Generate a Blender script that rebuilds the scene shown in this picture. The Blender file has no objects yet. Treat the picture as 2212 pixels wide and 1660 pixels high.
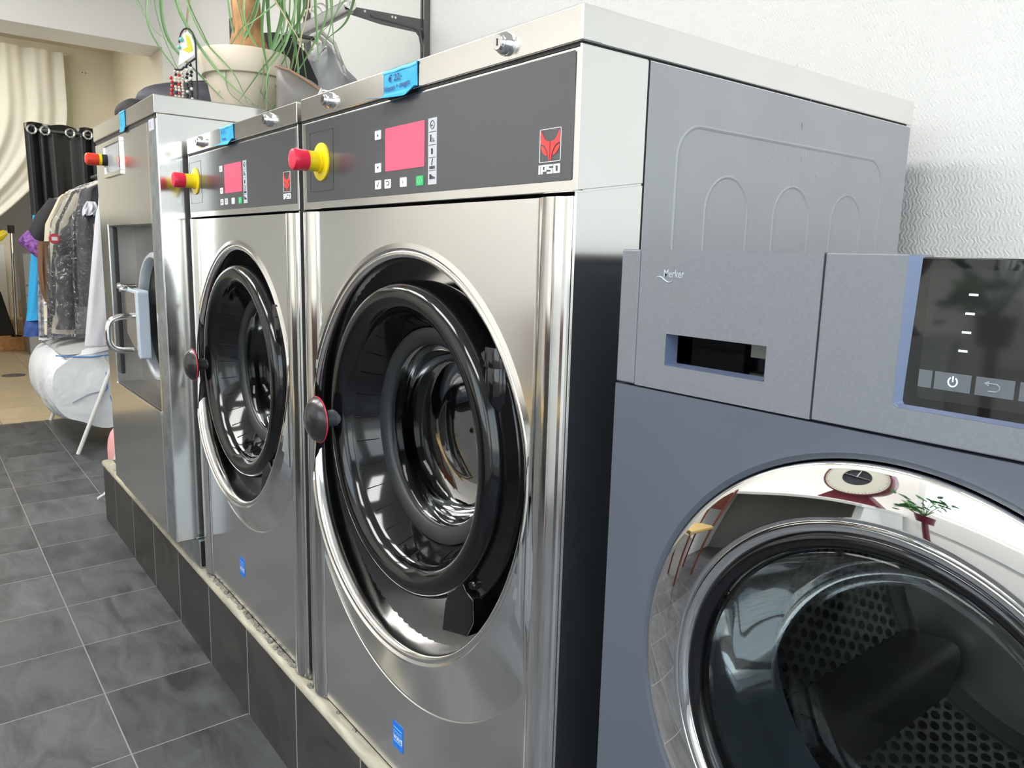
import bpy, bmesh, math, random
from mathutils import Vector, Matrix, Euler
from math import sin, cos, pi, radians
random.seed(7)
C = bpy.context.scene.collection
SC = bpy.context.scene

# ------------------------------------------------------------------ camera
cam = bpy.data.cameras.new('camera'); co = bpy.data.objects.new('camera', cam); C.objects.link(co)
co.location = (0.6439, -0.5919, 1.1517)
co.rotation_euler = Euler((radians(80.2696), radians(-1.4559), radians(51.9569)), 'XYZ')
cam.sensor_fit = 'HORIZONTAL'; cam.sensor_width = 36.0
cam.lens = 1651.95 * 36.0 / 2212.0
cam.clip_start = 0.02; cam.clip_end = 200
SC.camera = co

# ------------------------------------------------------------------ world and exposure
SC.view_settings.view_transform = 'Standard'
SC.view_settings.look = 'None'
SC.view_settings.gamma = 1.0
SC.view_settings.exposure = 0.36
SC.cycles.max_bounces = 10
SC.cycles.glossy_bounces = 6
SC.cycles.transparent_max_bounces = 16
SC.cycles.caustics_reflective = False
SC.cycles.caustics_refractive = False
SC.cycles.sample_clamp_indirect = 6.0
w = bpy.data.worlds.new('sky'); SC.world = w; w.use_nodes = True
nt = w.node_tree; nt.nodes.clear()
wo = nt.nodes.new('ShaderNodeOutputWorld'); bg = nt.nodes.new('ShaderNodeBackground')
tc = nt.nodes.new('ShaderNodeTexCoord'); sx = nt.nodes.new('ShaderNodeSeparateXYZ')
cr = nt.nodes.new('ShaderNodeValToRGB')
cr.color_ramp.elements[0].position = 0.0; cr.color_ramp.elements[0].color = (0.30, 0.31, 0.33, 1)
cr.color_ramp.elements[1].position = 1.0; cr.color_ramp.elements[1].color = (0.50, 0.70, 1.0, 1)
for p, c in ((0.49, (0.34, 0.35, 0.37, 1)), (0.52, (1.0, 0.985, 0.95, 1)), (0.66, (0.84, 0.91, 1.0, 1))):
    e = cr.color_ramp.elements.new(p); e.color = c
mp = nt.nodes.new('ShaderNodeMapRange'); mp.inputs[1].default_value = -1; mp.inputs[2].default_value = 1
nt.links.new(tc.outputs['Generated'], sx.inputs[0]); nt.links.new(sx.outputs[2], mp.inputs[0])
nt.links.new(mp.outputs[0], cr.inputs[0]); nt.links.new(cr.outputs[0], bg.inputs[0])
bg.inputs[1].default_value = SKY_STRENGTH = 5.8
nt.links.new(bg.outputs[0], wo.inputs[0])

def area(name, loc, rot, sx_, sy_, power, col=(1, 1, 1), portal=False):
    l = bpy.data.lights.new(name, 'AREA'); l.shape = 'RECTANGLE'; l.size = sx_; l.size_y = sy_
    l.energy = power; l.color = col
    if portal: l.cycles.is_portal = True
    o = bpy.data.objects.new(name, l); C.objects.link(o); o.location = loc
    o.rotation_euler = [radians(a) for a in rot]; return o
# room box: the shop windows are in the wall opposite the machines and in the right-hand wall
RX0, RX1, RY0, RY1, RZ = -5.1, 2.9, -2.6, 0.88, 3.0
WIN_F = [(-0.55, 1.05, 1.05, 2.45), (1.3, 2.6, 0.2, 2.45)]     # wall_front: x0,x1,z0,z1
WIN_R = [(-2.45, 0.60, 0.30, 2.65)]                              # wall_right: y0,y1,z0,z1
for i, (a, b, c, d) in enumerate(WIN_F):
    area('window_portal', ((a+b)/2, RY0-0.02, (c+d)/2), (90, 0, 0), b-a, d-c, 1, portal=True)
for (a, b, c, d) in WIN_R:
    area('window_portal', (RX1+0.02, (a+b)/2, (c+d)/2), (90, 0, 90), b-a, d-c, 1, portal=True)

# ------------------------------------------------------------------ materials
def new_mat(name):
    m = bpy.data.materials.new(name); m.use_nodes = True
    return m, m.node_tree, m.node_tree.nodes['Principled BSDF']
def srgb(r, g, b):
    f = lambda v: (v/255/12.92) if v/255 <= 0.04045 else ((v/255+0.055)/1.055)**2.4
    return (f(r), f(g), f(b), 1)
def mat(name, col, rough=0.5, metal=0.0, coat=0.0, spec=0.5, emit=None, estr=0, noise=None, bump=None, aniso=0, alpha=1):
    """noise = (scale xyz, strength) brightness mottling; bump = (scale xyz, strength, distance)"""
    m, t, b = new_mat(name)
    b.inputs['Base Color'].default_value = col; b.inputs['Roughness'].default_value = rough
    b.inputs['Metallic'].default_value = metal; b.inputs['Coat Weight'].default_value = coat
    b.inputs['Coat Roughness'].default_value = 0.05
    b.inputs['Specular IOR Level'].default_value = spec
    if emit:
        b.inputs['Emission Color'].default_value = emit; b.inputs['Emission Strength'].default_value = estr
    tcn = t.nodes.new('ShaderNodeTexCoord')
    def nz(scale, detail=4):
        mpn = t.nodes.new('ShaderNodeMapping'); mpn.inputs['Scale'].default_value = scale
        n = t.nodes.new('ShaderNodeTexNoise'); n.inputs['Scale'].default_value = 1; n.inputs['Detail'].default_value = detail
        t.links.new(tcn.outputs['Object'], mpn.inputs[0]); t.links.new(mpn.outputs[0], n.inputs[0]); return n
    if noise:
        n = nz(noise[0]); mx = t.nodes.new('ShaderNodeMix'); mx.data_type = 'RGBA'; mx.blend_type = 'MULTIPLY'
        mx.inputs[0].default_value = 1
        r = t.nodes.new('ShaderNodeMapRange'); r.inputs[1].default_value = .3; r.inputs[2].default_value = .7
        r.inputs[3].default_value = 1 - noise[1]; r.inputs[4].default_value = 1 + noise[1]*.4
        t.links.new(n.outputs[0], r.inputs[0]); mx.inputs[6].default_value = col
        t.links.new(r.outputs[0], mx.inputs[7]); t.links.new(mx.outputs[2], b.inputs['Base Color'])
        if len(noise) > 2:
            r2 = t.nodes.new('ShaderNodeMapRange'); r2.inputs[1].default_value = .3; r2.inputs[2].default_value = .7
            r2.inputs[3].default_value = rough*(1-noise[2]); r2.inputs[4].default_value = rough*(1+noise[2])
            t.links.new(n.outputs[0], r2.inputs[0]); t.links.new(r2.outputs[0], b.inputs['Roughness'])
    if bump:
        n = nz(bump[0], 3); bp = t.nodes.new('ShaderNodeBump'); bp.inputs['Strength'].default_value = bump[1]
        bp.inputs['Distance'].default_value = bump[2]
        t.links.new(n.outputs[0], bp.inputs['Height']); t.links.new(bp.outputs[0], b.inputs['Normal'])
    return m
def film(name, col=(1, 1, 1, 1), refl=1.0, rough=0.02, ior=1.45, haze=0.0, bump=None):
    """thin clear pane or film: transparent with fresnel gloss and optional milky haze"""
    m = bpy.data.materials.new(name); m.use_nodes = True; t = m.node_tree; t.nodes.clear()
    o = t.nodes.new('ShaderNodeOutputMaterial'); tr = t.nodes.new('ShaderNodeBsdfTransparent'); tr.inputs[0].default_value = col
    g = t.nodes.new('ShaderNodeBsdfGlossy'); g.inputs['Roughness'].default_value = rough
    fr = t.nodes.new('ShaderNodeFresnel'); fr.inputs[0].default_value = ior
    mx = t.nodes.new('ShaderNodeMixShader'); src = tr
    if haze:
        d = t.nodes.new('ShaderNodeBsdfDiffuse'); d.inputs[0].default_value = (.85, .86, .88, 1)
        m2 = t.nodes.new('ShaderNodeMixShader'); m2.inputs[0].default_value = haze
        t.links.new(tr.outputs[0], m2.inputs[1]); t.links.new(d.outputs[0], m2.inputs[2]); src = m2
    ml = t.nodes.new('ShaderNodeMath'); ml.operation = 'MULTIPLY'; ml.inputs[1].default_value = refl; ml.use_clamp = True
    t.links.new(fr.outputs[0], ml.inputs[0]); t.links.new(ml.outputs[0], mx.inputs[0])
    t.links.new(src.outputs[0], mx.inputs[1]); t.links.new(g.outputs[0], mx.inputs[2]); t.links.new(mx.outputs[0], o.inputs[0])
    if bump:
        tcn = t.nodes.new('ShaderNodeTexCoord'); n = t.nodes.new('ShaderNodeTexNoise'); n.inputs['Scale'].default_value = bump[0]
        n.inputs['Detail'].default_value = 3; n.inputs['Distortion'].default_value = 1.5
        bp = t.nodes.new('ShaderNodeBump'); bp.inputs['Strength'].default_value = bump[1]; bp.inputs['Distance'].default_value = bump[2]
        t.links.new(tcn.outputs['Object'], n.inputs[0]); t.links.new(n.outputs[0], bp.inputs['Height'])
        t.links.new(bp.outputs[0], g.inputs['Normal'])
    return m

def tile_mat(name, axes, x0, y0, sx_, sy_, base, grout, rough, gw=0.003, vary=.25, cloud=(5, .50), tint=None):
    """square tiles laid on a grid, each with its own tone, slate clouding and pale grout"""
    m, t, b = new_mat(name); N = t.nodes.new; L = t.links.new
    tcn = N('ShaderNodeTexCoord'); sp = N('ShaderNodeSeparateXYZ'); L(tcn.outputs['Object'], sp.inputs[0])
    def ch(i, off, s):
        a = N('ShaderNodeMath'); a.operation = 'SUBTRACT'; L(sp.outputs[axes[i]], a.inputs[0]); a.inputs[1].default_value = off
        d = N('ShaderNodeMath'); d.operation = 'DIVIDE'; L(a.outputs[0], d.inputs[0]); d.inputs[1].default_value = s
        fl = N('ShaderNodeMath'); fl.operation = 'FLOOR'; L(d.outputs[0], fl.inputs[0])
        fr = N('ShaderNodeMath'); fr.operation = 'PINGPONG'; L(d.outputs[0], fr.inputs[0]); fr.inputs[1].default_value = .5
        lt = N('ShaderNodeMath'); lt.operation = 'LESS_THAN'; L(fr.outputs[0], lt.inputs[0]); lt.inputs[1].default_value = gw/2/s
        return fl, lt
    f1, g1 = ch(0, x0, sx_); f2, g2 = ch(1, y0, sy_)
    mxg = N('ShaderNodeMath'); mxg.operation = 'MAXIMUM'; L(g1.outputs[0], mxg.inputs[0]); L(g2.outputs[0], mxg.inputs[1])
    cb = N('ShaderNodeCombineXYZ'); L(f1.outputs[0], cb.inputs[0]); L(f2.outputs[0], cb.inputs[1])
    wn = N('ShaderNodeTexWhiteNoise'); wn.noise_dimensions = '3D'; L(cb.outputs[0], wn.inputs[0])
    va = N('ShaderNodeVectorMath'); va.operation = 'SCALE'; L(cb.outputs[0], va.inputs[0]); va.inputs[3].default_value = 3.7
    vb = N('ShaderNodeVectorMath'); vb.operation = 'ADD'; L(va.outputs[0], vb.inputs[0]); L(tcn.outputs['Object'], vb.inputs[1])
    mpn = N('ShaderNodeMapping'); mpn.inputs['Rotation'].default_value = (0, 0, .5); mpn.inputs['Scale'].default_value = (cloud[0], cloud[0]*3, cloud[0]*2)
    L(vb.outputs[0], mpn.inputs[0])
    ns = N('ShaderNodeTexNoise'); ns.inputs['Scale'].default_value = 1; ns.inputs['Detail'].default_value = 8; ns.inputs['Roughness'].default_value = .62
    ns.inputs['Distortion'].default_value = .8
    L(mpn.outputs[0], ns.inputs[0])
    r1 = N('ShaderNodeMapRange'); L(ns.outputs[0], r1.inputs[0]); r1.inputs[1].default_value = .3; r1.inputs[2].default_value = .75
    r1.inputs[3].default_value = 1-cloud[1]; r1.inputs[4].default_value = 1+cloud[1]*1.6
    r2 = N('ShaderNodeMapRange'); L(wn.outputs[0], r2.inputs[0]); r2.inputs[3].default_value = 1-vary; r2.inputs[4].default_value = 1+vary
    ml = N('ShaderNodeMath'); ml.operation = 'MULTIPLY'; L(r1.outputs[0], ml.inputs[0]); L(r2.outputs[0], ml.inputs[1])
    c1 = N('ShaderNodeMix'); c1.data_type = 'RGBA'; c1.blend_type = 'MULTIPLY'; c1.inputs[0].default_value = 1
    c1.inputs[6].default_value = base; L(ml.outputs[0], c1.inputs[7])
    src = c1.outputs[2]
    if tint:
        n2 = N('ShaderNodeTexNoise'); n2.inputs['Scale'].default_value = 6; n2.inputs['Detail'].default_value = 5; L(vb.outputs[0], n2.inputs[0])
        r3 = N('ShaderNodeMapRange'); L(n2.outputs[0], r3.inputs[0]); r3.inputs[1].default_value = .5; r3.inputs[2].default_value = .8
        c3 = N('ShaderNodeMix'); c3.data_type = 'RGBA'; L(r3.outputs[0], c3.inputs[0]); L(src, c3.inputs[6]); c3.inputs[7].default_value = tint
        src = c3.outputs[2]
    c2 = N('ShaderNodeMix'); c2.data_type = 'RGBA'; L(mxg.outputs[0], c2.inputs[0]); L(src, c2.inputs[6]); c2.inputs[7].default_value = grout
    L(c2.outputs[2], b.inputs['Base Color'])
    r4 = N('ShaderNodeMapRange'); L(ns.outputs[0], r4.inputs[0]); r4.inputs[3].default_value = rough*.7; r4.inputs[4].default_value = rough*1.4
    L(r4.outputs[0], b.inputs['Roughness'])
    b.inputs['Specular IOR Level'].default_value = .35
    bp = N('ShaderNodeBump'); bp.inputs['Strength'].default_value = .25; bp.inputs['Distance'].default_value = .004
    L(ns.outputs[0], bp.inputs['Height']); L(bp.outputs[0], b.inputs['Normal'])
    return m

M = {}
M['steel'] = mat('brushed_steel', (.85, .843, .828, 1), .17, 1)
M['steel_h'] = mat('brushed_steel_horizontal', (.85, .838, .81, 1), .17, 1)
M['polish'] = mat('polished_steel', (.84, .835, .82, 1), .12, 1)
M['chrome'] = mat('chrome', (.86, .86, .86, 1), .02, 1)
M['lock'] = mat('lock_chrome', (.80, .80, .80, 1), .12, 1)
M['galv'] = mat('galvanised_steel', (.50, .54, .58, 1), .38, 1, noise=((30, 30, 30), .25))
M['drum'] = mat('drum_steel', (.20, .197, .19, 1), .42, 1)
M['drumm'] = mat('lit_drum_steel', (.42, .41, .385, 1), .36, 1)  # lighter copy of the drum steel, interior light put into its colour
M['recess'] = mat('dull_shaded_recess_steel', (.42, .405, .38, 1), .36, 1)  # steel darkened inside the recess, its shade put into the colour
M['panel'] = mat('dark_fascia', srgb(70, 72, 76), .20, 0, spec=.85)
M['line'] = mat('dark_line', srgb(30, 30, 31), .4)
M['blackp'] = mat('gloss_black_plastic', (.005, .005, .006, 1), .09, 0, spec=.55, noise=((3, 3, 3), .2, .25))
M['rubber'] = mat('dark_rubber', (.028, .030, .033, 1), .42)
M['gap'] = mat('dark_gap', (.008, .008, .009, 1), .6)
M['greyside'] = mat('grey_painted_side', srgb(170, 171, 175), .42, 0, noise=((9, 9, 9), .06))
M['anth'] = mat('anthracite_fascia', srgb(128, 131, 138), .40, .2, noise=((400, 400, 400), .08))
M['anth_lo'] = mat('anthracite_front', srgb(96, 102, 113), .38, .2, noise=((7, 7, 7), .05))
M['anth_edge'] = mat('blue_grey_edge', srgb(112, 124, 152), .34, .2)
M['red'] = mat('red_plastic', srgb(236, 44, 78), .30)
M['orange'] = mat('orange_red_plastic', srgb(226, 62, 40), .32)
M['yellow'] = mat('yellow_plastic', srgb(240, 212, 20), .34)
M['screen'] = mat('pink_lit_screen', srgb(196, 62, 88), .2, emit=srgb(248, 112, 142), estr=.42)
M['white'] = mat('white_print', srgb(238, 240, 242), .4)
M['lgrey'] = mat('light_grey_print', srgb(196, 200, 206), .4)
M['ink'] = mat('dark_ink', srgb(34, 38, 46), .5)
M['inkblue'] = mat('pen_ink', srgb(40, 52, 96), .6)
M['green'] = mat('green_button', srgb(60, 190, 112), .35)
M['greenlt'] = mat('pale_green_mark', srgb(150, 235, 190), .4)
M['logored'] = mat('red_mark', srgb(225, 70, 66), .4)
M['tape'] = mat('blue_tape', srgb(48, 170, 222), .55, bump=((120, 120, 120), .15, .002))
M['sticker'] = mat('blue_sticker', srgb(20, 118, 222), .4)
M['sticklt'] = mat('pale_blue_print', srgb(150, 205, 250), .4)
M['glass'] = film('clear_glass', (.72, .75, .75, 1), .5)
M['smoke'] = film('smoked_glass', (.66, .69, .68, 1), .6)
M['display'] = mat('display_glass', (.008, .009, .009, 1), .03, 0, spec=.8)
M['dispin'] = mat('display_area', (.018, .020, .019, 1), .05, 0, spec=.8)
M['key'] = mat('grey_touch_key', srgb(96, 102, 108), .12, spec=.8)
M['led'] = mat('lit_led', srgb(200, 214, 226), .3, emit=srgb(205, 218, 230), estr=.8)
M['keyback'] = mat('dim_print', srgb(140, 148, 156), .3)
M['lightgrey'] = mat('light_grey_enamel', srgb(186, 192, 198), .28, noise=((20, 20, 20), .05))
M['boxside'] = mat('pale_blue_grey_enamel', srgb(196, 208, 222), .3)
M['wall'] = None
M['cream'] = mat('cream_wall', srgb(232, 224, 204), .7, noise=((1.5, 1.5, 1.5), .05))
M['creamw'] = mat('cream_white_wall', srgb(242, 241, 237), .7)
M['greyw'] = mat('grey_toned_down_wall', srgb(168, 168, 162), .7)  # dimmer light put into the wall colour to darken steel reflections
M['ceil'] = mat('ceiling_paint', srgb(246, 245, 240), .8)
M['trim'] = mat('cream_edge_trim', srgb(190, 184, 164), .45, noise=((14, 90, 90), .35))
M['mortar'] = mat('rough_mortar', srgb(150, 148, 138), .9, noise=((60, 60, 60), .5), bump=((90, 90, 90), .8, .01))
M['frame'] = mat('white_window_frame', srgb(240, 240, 238), .4)
M['floor'] = tile_mat('slate_tiles', (0, 1), -1.8966, -0.0132, .3006, .309, srgb(80, 82, 85), srgb(160, 150, 150), .34, tint=srgb(98, 100, 102))
M['plinth'] = tile_mat('slate_plinth_tiles', (0, 2), -1.8966, -0.30, .3006, .60, srgb(58, 56, 54), srgb(168, 168, 166), .36, gw=.0038, vary=.2, tint=srgb(74, 70, 66))
M['tan'] = tile_mat('tan_floor_tiles', (0, 1), -5.62, -.05, .40, .40, srgb(186, 170, 140), srgb(136, 122, 100), .35, gw=.006, vary=.06, cloud=(4, .12))
M['wood'] = mat('orange_wood', srgb(206, 150, 92), .4, noise=((3, 30, 40), .3))
M['curtainb'] = mat('black_vinyl_curtain', (.012, .012, .013, 1), .28, noise=((4, 4, 1), .2, .3))
M['sheer'] = mat('sheer_white_curtain', srgb(226, 224, 212), .8)
M['pot'] = mat('cream_pot', srgb(240, 226, 206), .4, noise=((6, 6, 6), .04))
M['soil'] = mat('soil', srgb(60, 46, 36), .95)
M['bark'] = mat('orange_brown_bark', srgb(208, 158, 110), .8, noise=((40, 40, 18), .45), bump=((50, 50, 20), .6, .01))
M['leaf'] = mat('long_green_leaf', srgb(116, 160, 98), .4, noise=((6, 6, 6), .3))
M['leafdry'] = mat('dry_leaf', srgb(190, 178, 140), .6)
M['blackcloth'] = mat('black_cloth', srgb(36, 34, 36), .7, bump=((40, 40, 40), .3, .01))
M['navy'] = mat('dark_navy_cloth', srgb(52, 52, 62), .6, bump=((30, 30, 30), .3, .01))
M['greybag'] = mat('grey_leather', srgb(128, 124, 120), .42, noise=((14, 14, 14), .2))
M['plastic'] = film('clear_plastic_wrap', (.97, .98, 1, 1), 1.8, .08, 1.45, .06, (11, 1.0, .06))
M['plastich'] = film('milky_plastic_wrap', (.97, .98, 1, 1), 1.0, .16, 1.45, .42, (11, 1.0, .05))
M['rail'] = mat('grey_metal_rail', srgb(150, 150, 150), .35, .7)
M['upright'] = mat('dark_grey_bracket', srgb(104, 104, 104), .42, .5)
M['hanger'] = mat('white_plastic_hanger', srgb(240, 236, 226), .4)
M['coatw'] = mat('white_cotton', srgb(222, 224, 230), .8, bump=((9, 9, 5), .35, .03))
M['puffer'] = mat('charcoal_nylon', srgb(58, 58, 62), .5, bump=((8, 8, 22), .8, .03))
M['creamcoat'] = mat('cream_wool', srgb(226, 216, 190), .85)
M['brown'] = mat('brown_wool', srgb(118, 88, 66), .85)
M['bluecloth'] = mat('bright_blue_cloth', srgb(50, 170, 226), .7)
M['bluefloral'] = mat('navy_patterned_cloth', srgb(70, 76, 140), .7, noise=((40, 40, 40), .8))
M['purple'] = mat('purple_patterned_cloth', srgb(170, 110, 200), .7, noise=((70, 70, 70), .85))
M['bw'] = mat('black_white_cloth', srgb(170, 172, 180), .6, noise=((34, 34, 34), .95))
M['bagw'] = mat('white_polyester_bag', srgb(232, 236, 240), .65, bump=((5, 5, 5), .5, .06))
M['seamblue'] = mat('blue_seam', srgb(100, 150, 215), .6)
M['legw'] = mat('white_enamel_tube', srgb(236, 236, 232), .3)
M['pink'] = mat('pink_cloth', srgb(236, 172, 172), .8)
M['beadred'] = mat('red_beads', srgb(200, 36, 44), .3)
M['beadwhite'] = mat('ivory_beads', srgb(226, 214, 196), .4)
M['beadblack'] = mat('black_beads', srgb(30, 32, 40), .3)
M['card'] = mat('white_card', srgb(240, 240, 238), .5)
M['cardy'] = mat('yellow_print', srgb(222, 214, 60), .5)
M['mint'] = mat('mint_print', srgb(130, 214, 196), .5)
M['wire'] = mat('dark_wire', srgb(48, 48, 56), .4, .5)
M['cab'] = mat('grey_cabinet_paint', srgb(142, 142, 138), .5)
M['fill_lamp'] = mat('fill_lamp_diffuser', (1, 1, 1, 1), .5, emit=(1, .985, .96, 1), estr=13)  # glow of the added ceiling fill lamps
M['fill_lamp_dim'] = mat('dim_fill_lamp_diffuser', (1, 1, 1, 1), .5, emit=(1, .96, .88, 1), estr=8.5)
M['maroon'] = mat('maroon_enamel', srgb(96, 26, 40), .3)
M['dial'] = mat('cream_dial', srgb(232, 230, 214), .4)
M['desk'] = mat('white_laminate', srgb(236, 236, 232), .35)
M['brownwood'] = mat('red_brown_wood', srgb(110, 52, 36), .35)
M['plantleaf'] = mat('dark_green_leaf', srgb(54, 110, 44), .4)

def wall_mat(name, col):
    """woven glass-fibre wallpaper: slanting zigzag threads in relief under matt paint"""
    m, t, b = new_mat(name); N = t.nodes.new; L = t.links.new
    b.inputs['Base Color'].default_value = col; b.inputs['Roughness'].default_value = .75
    tcn = N('ShaderNodeTexCoord')
    sp = N('ShaderNodeSeparateXYZ'); L(tcn.outputs['Object'], sp.inputs[0])
    def mth(op, a, b=None):
        n = N('ShaderNodeMath'); n.operation = op
        for k, v in enumerate((a, b)):
            if v is None: continue
            if isinstance(v, (int, float)): n.inputs[k].default_value = v
            else: L(v, n.inputs[k])
        return n.outputs[0]
    dn = N('ShaderNodeTexNoise'); dn.inputs['Scale'].default_value = 90; dn.inputs['Detail'].default_value = 2; L(tcn.outputs['Object'], dn.inputs[0])
    zz = mth('PINGPONG', mth('ADD', mth('MULTIPLY', sp.outputs[2], 46), mth('MULTIPLY', dn.outputs[0], .5)), .5)
    ph = mth('ADD', mth('MULTIPLY', sp.outputs[0], 135), mth('MULTIPLY', zz, 1.7))
    wv = mth('SINE', mth('MULTIPLY', mth('ADD', ph, mth('MULTIPLY', dn.outputs[0], 1.0)), 6.2832))
    m3 = N('ShaderNodeMapping'); m3.inputs['Scale'].default_value = (240, 1, 130); L(tcn.outputs['Object'], m3.inputs[0])
    n3 = N('ShaderNodeTexNoise'); n3.inputs['Scale'].default_value = 1; n3.inputs['Detail'].default_value = 2; L(m3.outputs[0], n3.inputs[0])
    ad = N('ShaderNodeMath'); ad.operation = 'ADD'; L(mth('MULTIPLY', wv, .30), ad.inputs[0]); L(mth('MULTIPLY', n3.outputs[0], 1.5), ad.inputs[1])
    bp = N('ShaderNodeBump'); bp.inputs['Strength'].default_value = .45; bp.inputs['Distance'].default_value = .0024
    L(ad.outputs[0], bp.inputs['Height']); L(bp.outputs[0], b.inputs['Normal'])
    return m
M['wall'] = wall_mat('woven_wallpaper', srgb(240, 240, 238))

# ------------------------------------------------------------------ mesh helpers
class MB:
    def __init__(s): s.v = []; s.f = []
    def add(s, vs, fs):
        o = len(s.v); s.v += [tuple(v) for v in vs]; s.f += [tuple(i+o for i in f) for f in fs]; return s
    def box(s, x0, x1, y0, y1, z0, z1):
        return s.add([(x, y, z) for z in (z0, z1) for y in (y0, y1) for x in (x0, x1)],
                     [(0, 2, 3, 1), (4, 5, 7, 6), (0, 1, 5, 4), (2, 6, 7, 3), (0, 4, 6, 2), (1, 3, 7, 5)])
    def prism(s, pts, y0, y1, plane='xz'):
        n = len(pts)
        def p(a, b, c): return {'xz': (a, c, b), 'xy': (a, b, c), 'yz': (c, a, b)}[plane]
        vs = [p(a, b, y0) for a, b in pts] + [p(a, b, y1) for a, b in pts]
        return s.add(vs, [tuple(range(n))[::-1], tuple(range(n, 2*n))] + [(i, (i+1) % n, n+(i+1) % n, n+i) for i in range(n)])
    def lathe(s, prof, c, axis='y', n=64, a0=0, a1=2*pi, cap=False):
        full = abs(a1-a0-2*pi) < 1e-6; k = n if full else n+1; vs = []
        for r, h in prof:
            for i in range(k):
                a = a0+(a1-a0)*i/n; u, v = r*cos(a), r*sin(a)
                vs.append({'y': (c[0]+u, c[1]+h, c[2]+v), 'z': (c[0]+u, c[1]+v, c[2]+h), 'x': (c[0]+h, c[1]+u, c[2]+v)}[axis])
        fs = []
        for j in range(len(prof)-1):
            for i in range(n if full else n):
                i2 = (i+1) % k
                fs.append((j*k+i, j*k+i2, (j+1)*k+i2, (j+1)*k+i))
        if cap:
            fs.append(tuple(range(k))); fs.append(tuple(range((len(prof)-1)*k, len(prof)*k)))
        return s.add(vs, fs)
    def cyl(s, p0, p1, r, n=20): return s.tube([p0, p1], r, n)
    def tube(s, pts, r, n=10, cap=True, closed=False, flat=1.0):
        pts = [Vector(p) for p in pts]; m = len(pts)
        rs = r if isinstance(r, (list, tuple)) else [r]*m
        vs = []; up = None
        for i, p in enumerate(pts):
            if closed: d = (pts[(i+1) % m]-pts[i-1])
            else: d = (pts[min(i+1, m-1)]-pts[max(i-1, 0)])
            d = d.normalized() if d.length > 1e-9 else Vector((0, 0, 1))
            if up is None:
                up = Vector((0, 0, 1)) if abs(d.z) < .9 else Vector((1, 0, 0))
            a = d.cross(up)
            if a.length < 1e-6: a = d.cross(Vector((0, 1, 0)))
            a.normalize(); b = a.cross(d).normalized(); up = b
            for k in range(n):
                t = 2*pi*k/n; vs.append(p + a*(cos(t)*rs[i]) + b*(sin(t)*rs[i]*flat))
        fs = []
        for i in range(m if closed else m-1):
            for k in range(n):
                i2 = (i+1) % m
                fs.append((i*n+k, i*n+(k+1) % n, i2*n+(k+1) % n, i2*n+k))
        if cap and not closed: fs += [tuple(range(n))[::-1], tuple(range((m-1)*n, m*n))]
        return s.add(vs, fs)
    def grid(s, fn, nu, nv, wrap=False):
        vs = [fn(i/nu if not wrap else i/nu, j/nv) for j in range(nv+1) for i in range(nu+(0 if wrap else 1))]
        k = nu if wrap else nu+1; fs = []
        for j in range(nv):
            for i in range(nu):
                i2 = (i+1) % k
                fs.append((j*k+i, j*k+i2, (j+1)*k+i2, (j+1)*k+i))
        return s.add(vs, fs)
    def ball(s, c, r, n=10, sc=(1, 1, 1)):
        return s.grid(lambda u, v: (c[0]+r*sc[0]*sin(pi*v)*cos(2*pi*u), c[1]+r*sc[1]*sin(pi*v)*sin(2*pi*u), c[2]+r*sc[2]*cos(pi*v)), n, max(4, n//2), True)
    def build(s, name, m, parent=None, bevel=0, seg=2, angle=35, solid=0, smooth=True, extra=()):
        nf = [len(s.f)]
        for mb2, m2 in extra: s.add(mb2.v, mb2.f); nf.append(len(s.f))
        me = bpy.data.meshes.new(name)
        org = ORG.get(parent.name, Vector((0, 0, 0))) if parent else Vector((0, 0, 0))
        if parent is None and s.v:
            xs, ys, zs = zip(*s.v); org = Vector(((min(xs)+max(xs))/2, (min(ys)+max(ys))/2, min(zs)))
        me.from_pydata([Vector(v)-org for v in s.v], [], s.f); me.update()
        bm = bmesh.new(); bm.from_mesh(me)
        bmesh.ops.recalc_face_normals(bm, faces=bm.faces); bm.to_mesh(me); bm.free()
        if smooth:
            me.polygons.foreach_set('use_smooth', [True]*len(me.polygons)); me.set_sharp_from_angle(angle=radians(angle))
        o = bpy.data.objects.new(name, me); C.objects.link(o); o.data.materials.append(m)
        if extra:
            for _, m2 in extra: o.data.materials.append(m2)
            o.data.polygons.foreach_set('material_index', [next(k for k, q_ in enumerate(nf) if i < q_) for i in range(len(o.data.polygons))])
        if parent: o.parent = parent
        else: o.location = org
        ORG[o.name] = org.copy()
        if solid:
            md = o.modifiers.new('solid', 'SOLIDIFY'); md.thickness = solid; md.offset = 0
        if bevel:
            md = o.modifiers.new('bevel', 'BEVEL'); md.width = bevel; md.segments = seg; md.limit_method = 'ANGLE'; md.angle_limit = radians(40)
            md.harden_normals = smooth
        return o
ORG = {}
def thing(name, label, cat, loc, group=None):
    o = bpy.data.objects.new(name, None); C.objects.link(o); o.location = loc; o.empty_display_size = .1
    o['label'] = label; o['category'] = cat; ORG[o.name] = Vector(loc)
    if group: o['group'] = group
    return o
def tag(o, label, cat, group=None):
    o['label'] = label; o['category'] = cat
    if group: o['group'] = group
    return o
def struct(o): o['kind'] = 'structure'; return o
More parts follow.
